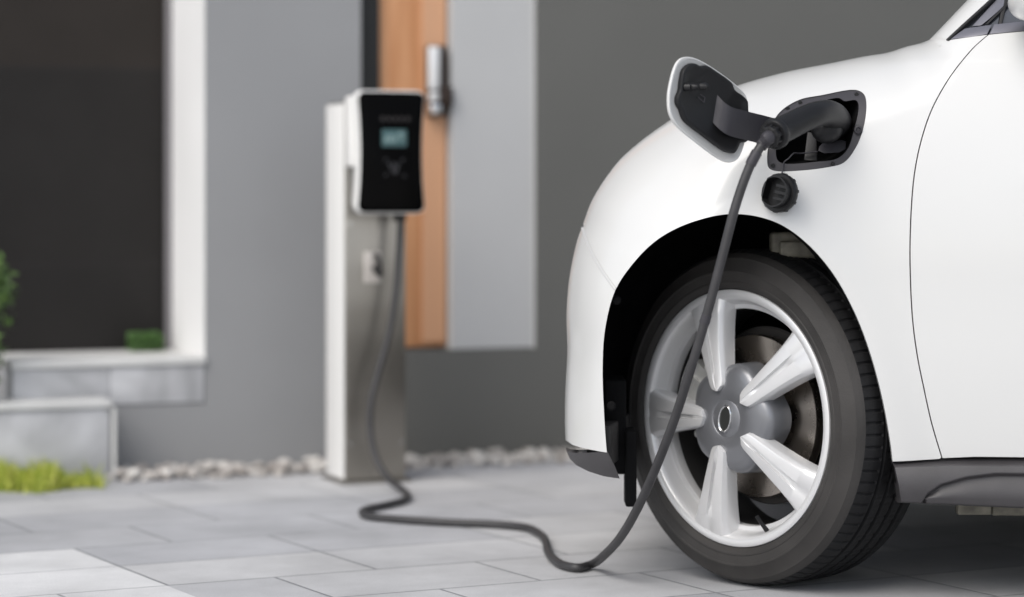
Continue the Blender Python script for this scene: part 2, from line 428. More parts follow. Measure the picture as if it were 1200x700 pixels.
def leaves(name, m, parent, n, fn, size):
    V = []; Fc = []
    for i in range(n):
        p = fn(); a = Vector((random.gauss(0, 1), random.gauss(0, 1), random.gauss(0, 1))).normalized()
        b = a.cross(Vector((random.gauss(0, 1), random.gauss(0, 1), random.gauss(0, 1)))).normalized()
        s = size * random.uniform(.7, 1.3); k = len(V)
        V += [p - a * s, p + b * s * .38 - a * s * .1, p + a * s, p - b * s * .38 - a * s * .1]; Fc.append((k, k + 1, k + 2, k + 3))
    return meshobj(name, V, Fc, m, parent, smooth=False)

sb = W(wu(-30, -.02), -.05, 0); sb.z = zs
sh = empty('shrub', sb); tag(sh, 'leafy green shrub by the dark porch wall above the marble step', 'shrub')
clumps = [(Vector((random.uniform(-.09, .07), random.uniform(-.06, .06), random.uniform(.05, .36))), random.uniform(.035, .06)) for _ in range(22)]
def shrubpt():
    c, r = random.choice(clumps); return c + Vector((random.gauss(0, r * .6), random.gauss(0, r * .6), random.gauss(0, r * .6)))
leaves('foliage', M_leaf, sh, 1500, shrubpt, .017)
V = []; Fc = []
for c, r in clumps[:9]:
    v, f = tube_data(catmull([(0, 0, -.005), (c.x * .3, c.y * .3, c.z * .5), tuple(c)], 4), [.006 - .0005 * i for i in range(9)], 6, base=len(V)); V += v; Fc += f
meshobj('stem', V, Fc, M_bark, sh)
hu0, hu1 = wu(152, .3), UP0 - .05
hb = W((hu0 + hu1) / 2, .3, ZP)
hd = empty('hedge', hb); tag(hd, 'low clipped green hedge block on the porch step against the dark wall', 'hedge')
def hedgept():
    q = W(random.uniform(hu0, hu1), random.uniform(.25, .34), ZP + random.uniform(.0, .052)); return q - hb
leaves('foliage', M_hedge, hd, 1600, hedgept, .007)
hc = box('stem', (hu0 + .008, hu1 - .008, .258, .335, ZP, ZP + .04), mat('hedge_twigs', (.02, .04, .01), .9), None, W); hc.parent = hd; hc.matrix_parent_inverse = Matrix.Translation(-hb)

V = []; Fc = []
ug1 = wu(113, -.2)
for i in range(5200):
    u = ug1 - abs(random.uniform(0, 1)) ** 1.0 * 1.3; d = random.uniform(-.27 - .05 * math.sin(u * 9) - .03 * math.sin(u * 31), -.137)
    if u > ug1 - .05 and random.random() < .5: continue
    p = W(u, d, 0); h = random.choice([.03, .045, .06]) * random.uniform(.6, 1.15) * (1 + .3 * math.sin(u * 19) + .25 * math.sin(u * 47)); an = random.uniform(0, 6.28); ln = random.uniform(.005, .03)
    s = Vector((math.cos(an), math.sin(an), 0)); lean = Vector((-s.y, s.x, 0)) * ln; k = len(V); wd = .0022
    V += [p - s * wd, p + s * wd, p + lean * .4 + s * wd * .8 + Vector((0, 0, h * .6)), p + lean + Vector((0, 0, h)), p + lean * .4 - s * wd * .8 + Vector((0, 0, h * .6))]
    Fc.append((k, k + 1, k + 2, k + 3, k + 4))
gr = meshobj('grass', V, Fc, M_blade, smooth=False); tag(gr, 'bright yellow green grass growing before the lower marble step', 'grass', kind='stuff')

def pebblemat():
    m = bpy.data.materials.new('pebbles'); m.use_nodes = True
    n = m.node_tree.nodes; l = m.node_tree.links; b = n['Principled BSDF']; b.inputs['Roughness'].default_value = .6
    gi = n.new('ShaderNodeNewGeometry'); r = n.new('ShaderNodeValToRGB')
    for i, (p, c) in enumerate([(0, (.64, .62, .59)), (.4, (.54, .50, .46)), (.6, (.45, .34, .25)), (.75, (.68, .67, .65)), (1, (.30, .27, .25))]):
        e = r.color_ramp.elements[0] if i == 0 else (r.color_ramp.elements[1] if i == 4 else r.color_ramp.elements.new(p))
        e.position = p; e.color = (*c, 1)
    l.new(gi.outputs['Random Per Island'], r.inputs[0]); l.new(r.outputs[0], b.inputs['Base Color'])
    return m
bmI = bmesh.new(); bmesh.ops.create_icosphere(bmI, subdivisions=2, radius=1); bmI.verts.ensure_lookup_table()
IV = [v.co.copy() for v in bmI.verts]; IF = [[v.index for v in f.verts] for f in bmI.faces]; bmI.free()
V = []; Fc = []
u = wu(118); uend = wu(700)
while u < uend + 2.5:
    for d in (-.175, -.14, -.105, -.07, -.035, -.012):
        if random.random() < .12: continue
        s = random.uniform(.010, .018); p = W(u + random.uniform(-.012, .012), d + random.uniform(-.012, .012), s * .45 + random.choice([0, 0, .008, .014]))
        rot = Matrix.Rotation(random.uniform(0, 6.28), 3, 'Z') @ Matrix.Rotation(random.uniform(-.4, .4), 3, 'X')
        sc = Vector((s * random.uniform(.9, 1.35), s * random.uniform(.8, 1.1), s * random.uniform(.55, .85)))
        k = len(V); ph = random.uniform(0, 6)
        for v in IV:
            q = Vector((v.x * sc.x, v.y * sc.y, v.z * sc.z)) * (1 + .10 * math.sin(3 * v.x + ph) + .08 * math.sin(4 * v.y + 2 * ph)); V.append(p + rot @ q)
        Fc += [[k + i for i in f] for f in IF]
    u += .029
pb = meshobj('pebbles', V, Fc, pebblemat()); tag(pb, 'strip of white and tan pebbles along the foot of the house wall', 'pebbles', kind='stuff')

# ------------------------------------------------------------------ charging station
pu0d = -.0
CB = PX(405, 568, 2340 / 348.)                # front left foot of the post
def K(u, d, z): return Vector((CB.x + u * UX - d * UY, CB.y + u * UY + d * UX, z))
def ku(px, d=0.):
    m = (px - HX) / F
    return (m * (CB.y + d * UX) - CB.x + d * UY) / (UX - m * UY)
def kz(px, py, d=0.): return CH - (py - HY) * K(ku(px, d), d, 0).y / F
PW = ku(475.5); PD = .158; PT = kz(410, 119)
st = empty('charging_station', K(PW / 2, PD / 2, 0))
tag(st, 'white and black car charger mounted on a brushed steel post beside the entrance', 'charger')
def spart(o): o.parent = st; o.matrix_parent_inverse = Matrix.Translation(-st.location); return o
spart(box('post', (0, PW, 0, PD, .008, PT), M_steel, None, K, .004))
spart(box('side_cover', (-.004, -.0005, .006, PD - .004, .012, PT - .006), M_panelwhite, None, K, .001))
spart(box('base_plate', (-.012, PW + .012, -.012, PD + .012, 0, .0075), M_steel, None, K, .002))
for uu in (.012, PW - .012):
    for zz in (kz(420, 262), kz(420, 520)):
        o = lathe('screw', [(0, -.002), (.004, -.002), (.0045, 0), (.0045, .001)], M_chrome, None, 16); o.location = K(uu, -.001, zz); o.rotation_euler = (0, 0, TH); spart(o)
# cable hook on the post front
hz0 = kz(437, 312); hu = ku(436)
bm = bmesh.new(); boxbm(bm, hu - .024, hu + .024, -.005, -.0005, hz0 - .044, hz0 + .038, K, .002)
spart(bmobj('hook_plate', bm, mat('hook_plate_steel', (.62, .58, .54), .4, .3), None, True))
spart(tube('hook', catmull([K(hu + .008, -.004, hz0 + .03), K(hu + .008, -.03, hz0 + .008), K(hu + .006, -.045, hz0 - .022), K(hu - .004, -.05, hz0 - .012), K(hu - .012, -.05, hz0 + .002)], 6), .0075, M_dark, seg=10))
# charger: rear housing, flared white case, black front panel
FD = -.135                                     # front face distance before the post
cz0, cz1 = kz(455, 251, FD), kz(455, 106, FD)
cxl, cxr = ku(417.5, FD), ku(499, FD)
cm = (cxl + cxr) / 2; hw = (cxr - cxl) / 2; hh = (cz1 - cz0) / 2; zc = (cz1 + cz0) / 2
def flare(hw, hh, waist, rad_, n=7):
    """rounded rectangle loop with sides drawn in at the middle"""
    pts = []
    for sx, sz, a0 in ((1, 1, 0), (-1, 1, 90), (-1, -1, 180), (1, -1, 270)):
        for i in range(n):
            a = rad(a0 + 90 * i / (n - 1)); pts.append((sx * (hw - rad_) + rad_ * math.cos(a), sz * (hh - rad_) + rad_ * math.sin(a)))
    out = []
    for i, p in enumerate(pts):                # subdivide long sides
        q = pts[(i + 1) % len(pts)]; L = math.hypot(q[0] - p[0], q[1] - p[1]); k = max(1, int(L / .015))
        for j in range(k): out.append((p[0] + (q[0] - p[0]) * j / k, p[1] + (q[1] - p[1]) * j / k))
    return [(x * (1 - waist * max(0, 1 - (z / (hh * .92)) ** 2)), z) for x, z in out]
def kloft(name, rings, m, capf=True, capb=True):
    bm = bmesh.new(); R = []
    for loop, d in rings: R.append([bm.verts.new(K(cm + x, d, zc + z)) for x, z in loop])
    n = len(R[0])
    for a, b in zip(R, R[1:]):
        for i in range(n): bm.faces.new((a[i], a[(i + 1) % n], b[(i + 1) % n], b[i]))
    if capf: bm.faces.new(R[0])
    if capb: bm.faces.new(R[-1][::-1])
    return spart(bmobj(name, bm, m, None, True, 50))
L0 = lambda k: flare(hw + k, hh + k, .085, .024 + k)
kloft('case', [(L0(-.005), FD + .001), (L0(-.002), FD + .0022), (L0(0), FD + .006), (L0(0), FD + .03), (L0(-.012), FD + .06), (L0(-.014), FD + .075)], M_panelwhite)
kloft('front_panel', [(L0(-.006), FD - .003), (L0(-.0045), FD - .002), (L0(-.004), FD + .004)], M_chblack, capb=False)
zstep = kz(412, 196, -.04)
spart(box('rear_housing', (cm - hw + .012, cm + hw - .012, FD + .0755, -.0006, zstep, cz1 - .012), M_panelwhite, None, K, .008))
spart(box('rear_bracket', (cm - hw + .03, cm + hw - .03, FD + .0755, -.0006, cz0 + .02, zstep - .001), mat('grey_bracket', (.3, .3, .3), .5, .5), None, K, .004))
def onface(name, px0, px1, py0, py1, m, dd=.0038):
    return spart(box(name, (ku(px0, FD), ku(px1, FD), FD - dd, FD - .0032, kz(460, py1, FD), kz(460, py0, FD)), m, None, K, .0002))
onface('screen', 447, 476, 152, 172, M_screen)
bm = bmesh.new()
for a, b, c, d in ((450, 454, 160, 167), (455.5, 459.5, 158, 167), (461, 464.5, 160, 166), (466, 472.5, 155, 158), (466, 468, 160, 163), (470, 472.5, 159, 164)):
    boxbm(bm, ku(a, FD), ku(b, FD), FD - .0045, FD - .0039, kz(460, d, FD), kz(460, c, FD), K)
spart(bmobj('screen_characters', bm, M_screentext))
bm = bmesh.new()
for a in (446, 453.5, 461, 468.5, 476): boxbm(bm, ku(a, FD), ku(a + 3.5, FD), FD - .0038, FD - .0032, kz(460, 142, FD), kz(460, 137, FD), K)
spart(bmobj('indicator_icons', bm, M_print))
# V shaped emblem with four corner ticks
bm = bmesh.new()
def stroke(bm, pts, wd):
    for (x0, y0), (x1, y1) in zip(pts, pts[1:]):
        dx, dy = x1 - x0, y1 - y0; L = math.hypot(dx, dy); nx, ny = -dy / L * wd, dx / L * wd
        loop = [(x0 + nx, y0 + ny), (x1 + nx, y1 + ny), (x1 - nx, y1 - ny), (x0 - nx, y0 - ny)]
        a = [bm.verts.new(K(ku(x, FD), FD - .0038, kz(460, y, FD))) for x, y in loop]; b = [bm.verts.new(K(ku(x, FD), FD - .0032, kz(460, y, FD))) for x, y in loop]
        bm.faces.new(a); bm.faces.new(b[::-1])
        for i in range(4): bm.faces.new((a[i], b[i], b[(i + 1) % 4], a[(i + 1) % 4]))
stroke(bm, [(454.5, 191), (462.5, 204)], .9); stroke(bm, [(466.5, 191.5), (463.5, 203)], 1.0); stroke(bm, [(460, 190), (462.3, 196)], .8)
for q in ([(450, 188), (453, 186)], [(470, 189), (473, 186)], [(450.5, 206), (453, 204)], [(472, 205), (474.5, 207)]): stroke(bm, q, .8)
spart(bmobj('emblem', bm, M_print2))
spart(box('cable_gland', (ku(466, -.05) - .012, ku(466, -.05) + .016, -.075, -.04, cz0 - .02, cz0 + .03), M_dark, None, K, .004))

# ------------------------------------------------------------------ car: side surface as a depth field over (x, z)
Y0 = 4.79; TILT = -.10; SKEW = .19; CARW = 1.74; YC = Y0 + CARW / 2
# silhouette of the near side, front foot to rear foot: (px, py, Rd, Ry)
OUT = [(663, 560, .12, .20), (663, 527, .12, .20), (662, 490, .13, .22), (663, 450, .14, .24), (665, 410, .15, .26), (664, 375, .16, .28), (665, 350, .17, .28), (668, 322, .18, .28),
       (676, 284, .18, .28), (683, 264, .18, .28), (693, 237, .18, .28), (707, 213, .18, .28), (727, 187, .18, .28), (753, 164, .17, .27), (787, 140, .17, .26), (825, 118, .16, .25),
       (866, 100, .155, .24), (900, 90, .15, .23), (928, 83, .145, .22), (970, 75, .14, .21), (1015, 66, .13, .20), (1040, 62, .12, .18), (1062, 55, .11, .16), (1080, 50.5, .09, .13),
       (1089, 47, .055, .09), (1134, 0, .05, .08), (1180, -50, .05, .08), (1225, -95, .055, .09), (1290, -140, .07, .12), (1390, -172, .09, .15), (1550, -190, .10, .2), (1800, -192, .10, .2), (2050, -175, .10, .2), (2250, -130, .10, .2),
       (2420, -40, .10, .2), (2520, 60, .14, .25), (2580, 200, .16, .28), (2600, 340, .16, .28), (2590, 480, .12, .2), (2585, 560, .12, .2)]
OUT = [(a, b, c * (1 + .6 * min(1, max(0, (800 - a) / 100))), d * (1 + .2 * min(1, max(0, (800 - a) / 100)))) for a, b, c, d in OUT]   # the nose turns in early
def tilt(x): return TILT * (x - .433)
def crown(x, z):
    c = .055 * np.clip((z - .62) / .36, 0, None) ** 2 + .02 * np.clip((.5 - z) / .3, 0, 2) ** 2
    b = np.clip((z - 1.02) / .5, 0, None); c = c + .13 * b + tilt(x)
    return c
zarr = lambda v: np.array(v, float)
ol = []
for px, py, rd, ry in OUT:
    Y = Y0 + ry
    for _ in range(3):
        p = PX(px, py, Y); Y = Y0 + ry + float(crown(p.x, p.z))
    ol.append((p.x, p.z, rd, ry))
# the base of the windscreen pillar is a corner: spline the two runs apart
ci = [i for i, q in enumerate(OUT) if q[0] == 1089][0]
def spl(seq, n):
    a = catmull([(q[0], 0, q[1]) for q in seq], n); t = np.linspace(0, len(seq) - 1, len(a)); idx = np.arange(len(seq))
    return [(v.x, v.z, np.interp(tt, idx, [q[2] for q in seq]), np.interp(tt, idx, [q[3] for q in seq])) for v, tt in zip(a, t)]
OL = np.array(spl(ol[:ci + 1], 10)[:-1] + spl(ol[ci:], 8))
OA, OB = OL[:-1, :2], OL[1:, :2]
def segdist(P, A, B):
    """nearest segment: squared distance, parameter, index"""
    ab = B - A; L = np.maximum((ab ** 2).sum(1), 1e-16); n = len(P)
    D = np.empty(n); T = np.empty(n); I = np.empty(n, int)
    for k in range(0, n, 1500):
        ap = P[k:k + 1500, None, :] - A[None]; t = np.clip((ap * ab).sum(2) / L, 0, 1)
        dd = ((ap - t[:, :, None] * ab) ** 2).sum(2); ii = dd.argmin(1); r = np.arange(len(ii))
        D[k:k + 1500] = dd[r, ii]; T[k:k + 1500] = t[r, ii]; I[k:k + 1500] = ii
    return D, T, I
def nearest(P):
    """distance to the silhouette, inward direction, radii"""
    P = np.atleast_2d(P); dd, t, i = segdist(P, OA, OB); ab = (OB - OA)[i]
    v = P - (OA[i] + t[:, None] * ab); ln = np.sqrt(dd)
    nn = np.stack([ab[:, 1], -ab[:, 0]], 1) / np.linalg.norm(ab, axis=1)[:, None]
    G = np.where(ln[:, None] > 1e-4, v / np.maximum(ln, 1e-9)[:, None], nn)
    return ln, G, OL[i, 2] + (OL[i + 1, 2] - OL[i, 2]) * t, OL[i, 3] + (OL[i + 1, 3] - OL[i, 3]) * t
ARCHPX = [(716, 566), (711, 530), (707.5, 480), (706, 430), (709, 385), (721, 340), (744, 306), (770, 281), (801, 264), (838, 253), (862, 251), (888, 254), (916, 264), (946, 286), (976, 321), (1001, 366), (1018, 410), (1033, 465), (1043, 520), (1045.5, 541), (1050, 570), (1054, 595)]
ARCH = None
def arch_dist(x, z):
    P = np.stack([np.ravel(x), np.ravel(z)], 1)
    return np.sqrt(segdist(P, ARCH[:-1], ARCH[1:])[0]).reshape(np.shape(x))
def sstep(a, b, v):
    t = np.clip((v - a) / (b - a), 0, 1); return t * t * (3 - 2 * t)
def relief(x, z):
    c = crown(x, z)
    if ARCH is not None:
        c = c - .008 * (1 - sstep(.0, .085, arch_dist(x, z)))
    # lower door hollow and a soft shoulder line
    c = c + .016 * np.exp(-((z - .40) / .075) ** 2) * sstep(.98, 1.35, x)
    c = c - .006 * np.exp(-((z - (.80 + .02 * (x - 1))) / .03) ** 2) * sstep(.85, 1.3, x)
    return c
def depth(P):
    P = np.atleast_2d(np.array(P, float)); d, G, RD, RY = nearest(P)
    q = np.clip(d / RD, 0, 1); s = np.sqrt(np.maximum(0, 1 - (1 - q) ** 2))
    x, z = P[:, 0], P[:, 1]; e = .003
    r0 = relief(x, z); rx = (relief(x + e, z) - relief(x - e, z)) / (2 * e); rz = (relief(x, z + e) - relief(x, z - e)) / (2 * e)
    D = RY * (1 - s) + r0
    k = (-RY / RD * (1 - q))[:, None] * G
    N = np.stack([k[:, 0] + s * rx, -s, k[:, 1] + s * rz], 1); N /= np.linalg.norm(N, axis=1)[:, None] + 1e-12
    return D, N
def onbody(px, py, off=0.):
    Y = Y0
    for _ in range(6):
        p = PX(px, py, Y); Y = Y0 + off + float(depth([(p.x, p.z)])[0][0])
    return PX(px, py, Y)
def bpts(pxs, n=6, closed=False, spline=True):
    P = [onbody(*q) for q in pxs]
    Q = catmull([(p.x, 0, p.z) for p in P], n, closed) if spline else P
    return np.array([(p.x, p.z) for p in Q])
ARCH = bpts(ARCHPX, 8)

def inside(P, poly):
    x, y = P[:, 0], P[:, 1]; c = np.zeros(len(P), bool); n = len(poly)
    for i in range(n):
        x1, y1 = poly[i]; x2, y2 = poly[(i + 1) % n]
        if y1 == y2: continue
        m = ((y1 > y) != (y2 > y)) & (x < (x2 - x1) * (y - y1) / (y2 - y1) + x1); c ^= m
    return c
def dist_poly(P, poly):
    return np.sqrt(segdist(P, poly, np.roll(poly, -1, 0))[0])
def resample(poly, step):
    out = []
    for i in range(len(poly)):
        a, b = poly[i], poly[(i + 1) % len(poly)]; k = max(1, int(np.linalg.norm(b - a) / step))
        for j in range(k): out.append(a + (b - a) * j / k)
    return np.array(out)
def panel(name, poly, m, parent, holes=(), off=0., lip=.012, step=.014, mirror=False, dfun=None, field=None, coarse=None):
    """car skin: the outline poly in (x, z) meshed, laid on the depth field, edges folded inwards by lip"""
    field = field or depth
    loops = [resample(np.array(poly), step)] + [resample(np.array(h), step) for h in holes]
    lo, hi = loops[0].min(0), loops[0].max(0)
    gx = np.arange(lo[0], hi[0] + step, step); gz = np.arange(lo[1], hi[1] + step, step * .87)
    if coarse:
        gx = np.concatenate([gx[gx < coarse], np.arange(coarse, hi[0] + .06, .06)])
    X, Z = np.meshgrid(gx, gz); X = X + (np.arange(len(gz)) % 2)[:, None] * step * .5
    Gp = np.stack([X.ravel(), Z.ravel()], 1)
    # extra rows where the skin rolls over the silhouette
    ex = []
    nrm = np.array([(OL[min(i + 1, len(OL) - 1), 1] - OL[max(i - 1, 0), 1], -(OL[min(i + 1, len(OL) - 1), 0] - OL[max(i - 1, 0), 0])) for i in range(len(OL))]); nrm /= np.linalg.norm(nrm, axis=1)[:, None]
    for ph in (4, 8, 13, 18, 24, 31, 38, 46):
        ex.append(OL[:, :2] + nrm * (OL[:, 2] * (1 - math.cos(rad(ph))))[:, None])
    E = np.concatenate(ex); 
    Q = np.concatenate([Gp, E]); keep = inside(Q, loops[0])
    for h in loops[1:]: keep &= ~inside(Q, h)
    isE = np.arange(len(Q)) >= len(Gp)
    dO = nearest(Q)[0]; rdm = .05
    keep &= isE | (dO > .03)
    for h in loops: keep &= (dist_poly(Q, h) > np.where(isE, .0025, step * .45))
    Q = Q[keep]
    pts = [Vector((float(a), float(b))) for L in loops for a, b in L]; ed = []; k = 0
    for L in loops:
        ed += [(k + i, k + (i + 1) % len(L)) for i in range(len(L))]; k += len(L)
    pts += [Vector((float(a), float(b))) for a, b in Q]
    vo, eo, fo, _, _, _ = delaunay_2d_cdt(pts, ed, [], 0, 1e-6)
    vo = np.array([(v.x, v.y) for v in vo]); tri = np.array(fo); cen = vo[tri].mean(1)
    kp = inside(cen, loops[0])
    for h in loops[1:]: kp &= ~inside(cen, h)
    tri = tri[kp]
    D, N = field(vo)
    Yv = Y0 + D + off
    V = [(a, y, b) for (a, b), y in zip(vo, Yv)]; Nn = [tuple(n) for n in N]
    Fc = [tuple(int(i) for i in t) for t in tri]
    # orient towards -Y
    a, b, c = (np.array(V)[tri[:, i]] for i in range(3)); cr = np.cross(b - a, c - a); dotn = (cr * np.array(N)[tri].mean(1)).sum(1)
    Fc = [f if dd > 0 else f[::-1] for f, dd in zip(Fc, dotn)]
    if lip:
        cnt = {}
        for f in Fc:
            for i in range(3): cnt.setdefault(tuple(sorted((f[i], f[(i + 1) % 3]))), []).append((f[i], f[(i + 1) % 3]))
        onol = nearest(vo)[0] < 4e-4                # edges on the silhouette meet the body strip and get no fold
        bd = [v[0] for v in cnt.values() if len(v) == 1 and not (onol[v[0][0]] and onol[v[0][1]])]; mp = {}; mp0 = {}
        bn = {}
        for (i, j) in bd:
            t = (np.array(V[j]) - np.array(V[i])); n = np.cross(t, np.array(Nn[i])); n = n / (np.linalg.norm(n) + 1e-9)
            bn[i] = bn.get(i, 0) + n; bn[j] = bn.get(j, 0) + n
        for i, n in bn.items():
            n = n / (np.linalg.norm(n) + 1e-9); mp0[i] = len(V); V.append(V[i]); Nn.append(tuple(n)); mp[i] = len(V); p = np.array(V[i]) - np.array(Nn[i]) * 0 + np.array((0, lip, 0)); V.append(tuple(p)); Nn.append(tuple(n))
        Fc += [(j, i, mp[i], mp[j]) for i, j in ((a_, b_) for a_, b_ in bd)] if False else [(mp0[j], mp0[i], mp[i], mp[j]) for i, j in bd]
    if mirror:
        V = [(x + SKEW * (2 * YC - 2 * y), 2 * YC - y + 2 * tilt(x), z) for x, y, z in V]; Nn = [(a, -b, c) for a, b, c in Nn]; Fc = [f[::-1] for f in Fc]
    return V, Fc, Nn
def mkpanel(name, poly, m, parent, **k):
    V, Fc, Nn = panel(name, poly, m, parent, **k)
    return meshobj(name, V, Fc, m, parent, normals=Nn)

car = empty('electric_car', (0, 0, 0)); tag(car, 'white electric car with open charge port and front wheel turned out', 'car')
# key curves on the skin
ZS = [(1045.5, 541), (1060, 540.5), (1104, 537.5)]
SHUT = bpts([(1158, 41), (1141, 56), (1120, 81), (1103, 107), (1090, 133), (1079, 167), (1072, 201), (1068.5, 236), (1066.5, 285), (1067, 330), (1070, 380), (1075.5, 420), (1082, 452), (1091, 493), (1099, 521), (1104, 537)], 8)
PORT = bpts([(899, 189), (901, 197), (908, 200.5), (933, 200.5), (969, 196.4), (989, 190.8), (1003.3, 172.6), (1011.8, 150.7), (1015.4, 121.6), (1012.5, 110.5), (1003.3, 105.5), (962, 111.8), (937.7, 116.7), (918.3, 127.6), (908.6, 138.6), (902, 160)], 5, True)
PIN = bpts([(911, 187), (917, 191.5), (957, 189.8), (981.5, 186), (993.5, 175), (1001, 153), (1006.5, 123), (1003.3, 117.5), (990, 118.5), (983.8, 115), (969, 117), (933, 127), (923, 133.5), (913.5, 150), (909.5, 175)], 5, True)
SEAM = bpts([(683, 264), (690, 285), (704, 312), (722, 338)], 6)
BELT = bpts([(1111, 47.5), (1158, 41), (1200, 37), (1500, 14), (1900, -5), (2250, -12)], 6)
ai = int(np.argmin(((ARCH - SEAM[-1]) ** 2).sum(1)))
oi = int(np.argmin(((OL[:, :2] - SEAM[0]) ** 2).sum(1)))
zb_white = float(onbody(690, 526).z)
oib = int(np.argmin(np.abs(OL[:20, 1] - zb_white)))
aib = int(np.argmin(np.abs(ARCH[:30, 1] - zb_white)))
GAP = .0004
def shift(c, dx, dz=0.): return c + np.array((dx, dz))
# bumper (below the seam), near side
bump = np.concatenate([OL[oib:oi, :2], shift(SEAM, -GAP, -GAP), ARCH[aib:ai][::-1]])
mkpanel('bumper', bump, M_paint, car, step=.011, lip=.015)
# skirt under it
skp = [(664, 529), (667.5, 538), (675, 546), (690, 554), (708, 560), (727, 563), (721, 548), (711.5, 529)]
skirt = np.array([(p.x, p.z) for p in (onbody(*q) for q in skp)])
def sk_field(P):
    D, N = depth(P); z = np.asarray(P)[:, 1]; t = np.clip((zb_white - z) / .06, 0, 1)
    N = N + np.stack([0 * t, 0 * t, -.9 * t], 1); N /= np.linalg.norm(N, axis=1)[:, None]
    return D + .03 * t * t + .004, N
mkpanel('bumper_skirt', skirt, M_clad, car, step=.009, lip=.06, field=sk_field)
V = []; Fc = []
for i, (x, z) in enumerate(SEAM):
    y = Y0 + float(depth([(x, z)])[0][0]) + .0012
    V += [(x - .004, y + .001, z - .004), (x + .004, y + .001, z + .004)]
    if i: Fc.append((2 * i - 2, 2 * i - 1, 2 * i + 1, 2 * i))
meshobj('bumper_seam_backing', V, Fc, mat('pale_seam_backing', (.45, .45, .45), .5), car)  # added pale strip behind the seam, keeps the gap from going dark
# fender: seam - silhouette - pillar base - shut line - sill - arch
fpil = int(np.argmin(((OL[:, :2] - np.array((ol[ci][0], ol[ci][1]))) ** 2).sum(1)))
shut_f = shift(SHUT, -.0012); shut_d = shift(SHUT, .0012)
pilT = float(onbody(1163, 0).z)
PIL = bpts([(1111, 47.5), (1163, 0), (1207, -44), (1252, -85), (1310, -122), (1400, -146), (1550, -160), (1800, -160), (2050, -140), (2200, -100), (2250, -12)], 5)
sill_f = bpts([(1100.5, 538), (1060, 540.5), (1046, 541)], 4)
aie = int(np.argmin(((ARCH - sill_f[-1]) ** 2).sum(1)))
oroof = int(np.argmin(np.abs(OL[:, 0] - PIL[10, 0] + 1.2) + np.abs(OL[:, 1] - 9) * 0)) if False else None
fend = np.concatenate([shift(SEAM[::-1], GAP, GAP), OL[oi + 1:fpil + 1, :2], np.array([PIL[0]]), BELT[1:6], np.array([shut_f[0]]), shut_f[1:-1], sill_f, ARCH[ai:aie][::-1]])
mkpanel('fender', fend, M_paint, car, holes=[PORT], step=.011, lip=.014)
# pillar, roof rail and rear quarter of the near side: from the pillar base over the roof to the tail
xr = float(PX(2070, 0, Y0).x)
tail = OL[fpil:, :2]
rq_bottom = [(float(OL[-1, 0]), float(zb_white)), (xr + .66, zb_white)]
RWX, RWR = .433 + 2.62, .36
rarch = np.array([(RWX + RWR * math.cos(t), .33 + RWR * math.sin(t)) for t in np.linspace(-.2, math.pi + .2, 40)])
DOORR = float(PX(1800, 0, Y0).x)             # rear edge of the front door, far out of the picture
sz = float(onbody(1300, 537).z)
tail = tail[tail[:, 1] > rarch[0, 1]]
quarter = np.concatenate([tail, rarch, np.array([(DOORR + .004, sz), (DOORR + .004, BELT[:, 1].max() - .01)]), PIL[::-1][:0]])
wbr = PIL[-1]
quarter = np.concatenate([tail, rarch, np.array([(DOORR + .004, sz)]), np.array([(DOORR + .004, float(np.interp(DOORR, BELT[:, 0], BELT[:, 1])))]), BELT[BELT[:, 0] > DOORR + .02], PIL[::-1][1:]])
mkpanel('side_frame', quarter, M_paint, car, step=.02, lip=.012, coarse=1.4)
# door skin
dtop = BELT[(BELT[:, 0] > SHUT[0, 0] + .01) & (BELT[:, 0] < DOORR - .02)]
doorp = np.concatenate([shut_d[::-1], dtop, np.array([(DOORR, float(np.interp(DOORR, BELT[:, 0], BELT[:, 1]))), (DOORR, sz), (.95, sz), (.86, sz)])])
mkpanel('door', doorp, M_paint, car, step=.013, lip=.014, coarse=1.3)
# dark strip seen through the panel gaps
V = []; Fc = []
for i, (x, z) in enumerate(SHUT):
    y = Y0 + float(depth([(x, z)])[0][0]) + .0135
    V += [(x - .01, y, z), (x + .01, y, z)]
    if i: Fc.append((2 * i - 2, 2 * i - 1, 2 * i + 1, 2 * i))
meshobj('door_seal', V, Fc, mat('maroon_seal', (.09, .03, .035), .7), car)
# far side, bonnet, windscreen and roof in one shell
V, Fc, Nn = panel('far', np.concatenate([OL[oib:, :2][OL[oib:, 1] > rarch[0, 1]], rarch, np.array([(RWX - RWR - .02, sz)]), np.array([(1.0, sz)]), ARCH[:aie][::-1][:0], np.array([(ARCH[aie][0], sz)]), ARCH[aib:aie][::-1]]), None, None, holes=[np.concatenate([PIL, BELT[::-1][1:-1]])], step=.03, lip=0, mirror=True, coarse=1.4)
mi = [0] * len(Fc); base = len(V)
D_ol, N_ol = depth(OL[:, :2])
cols = [0, .03, .08, .15, .3, .5, .7, .85, .92, .97, 1]
zcow = float(ol[ci][1])
for i in range(oib, len(OL)):
    y0 = Y0 + D_ol[i]; y1 = 2 * YC - y0
    y1 += 2 * tilt(OL[i, 0])
    for c in cols: V.append((OL[i, 0] + SKEW * (2 * YC - 2 * y0) * c, y0 + (y1 - y0) * c, OL[i, 1])); Nn.append((N_ol[i][0], 0, N_ol[i][2]))
nc = len(cols); xw1 = float(ol[ci + 4][0])
for i in range(oib, len(OL) - 1):
    for j in range(nc - 1):
        k0 = base + (i - oib) * nc + j; Fc.append((k0, k0 + nc, k0 + nc + 1, k0 + 1))
        mi.append(1 if (fpil <= i and OL[i + 1, 0] < xw1 and 1 <= j < nc - 2) else 0)
meshobj('body', V, Fc, [M_paint, M_glass], car, normals=Nn, midx=mi)
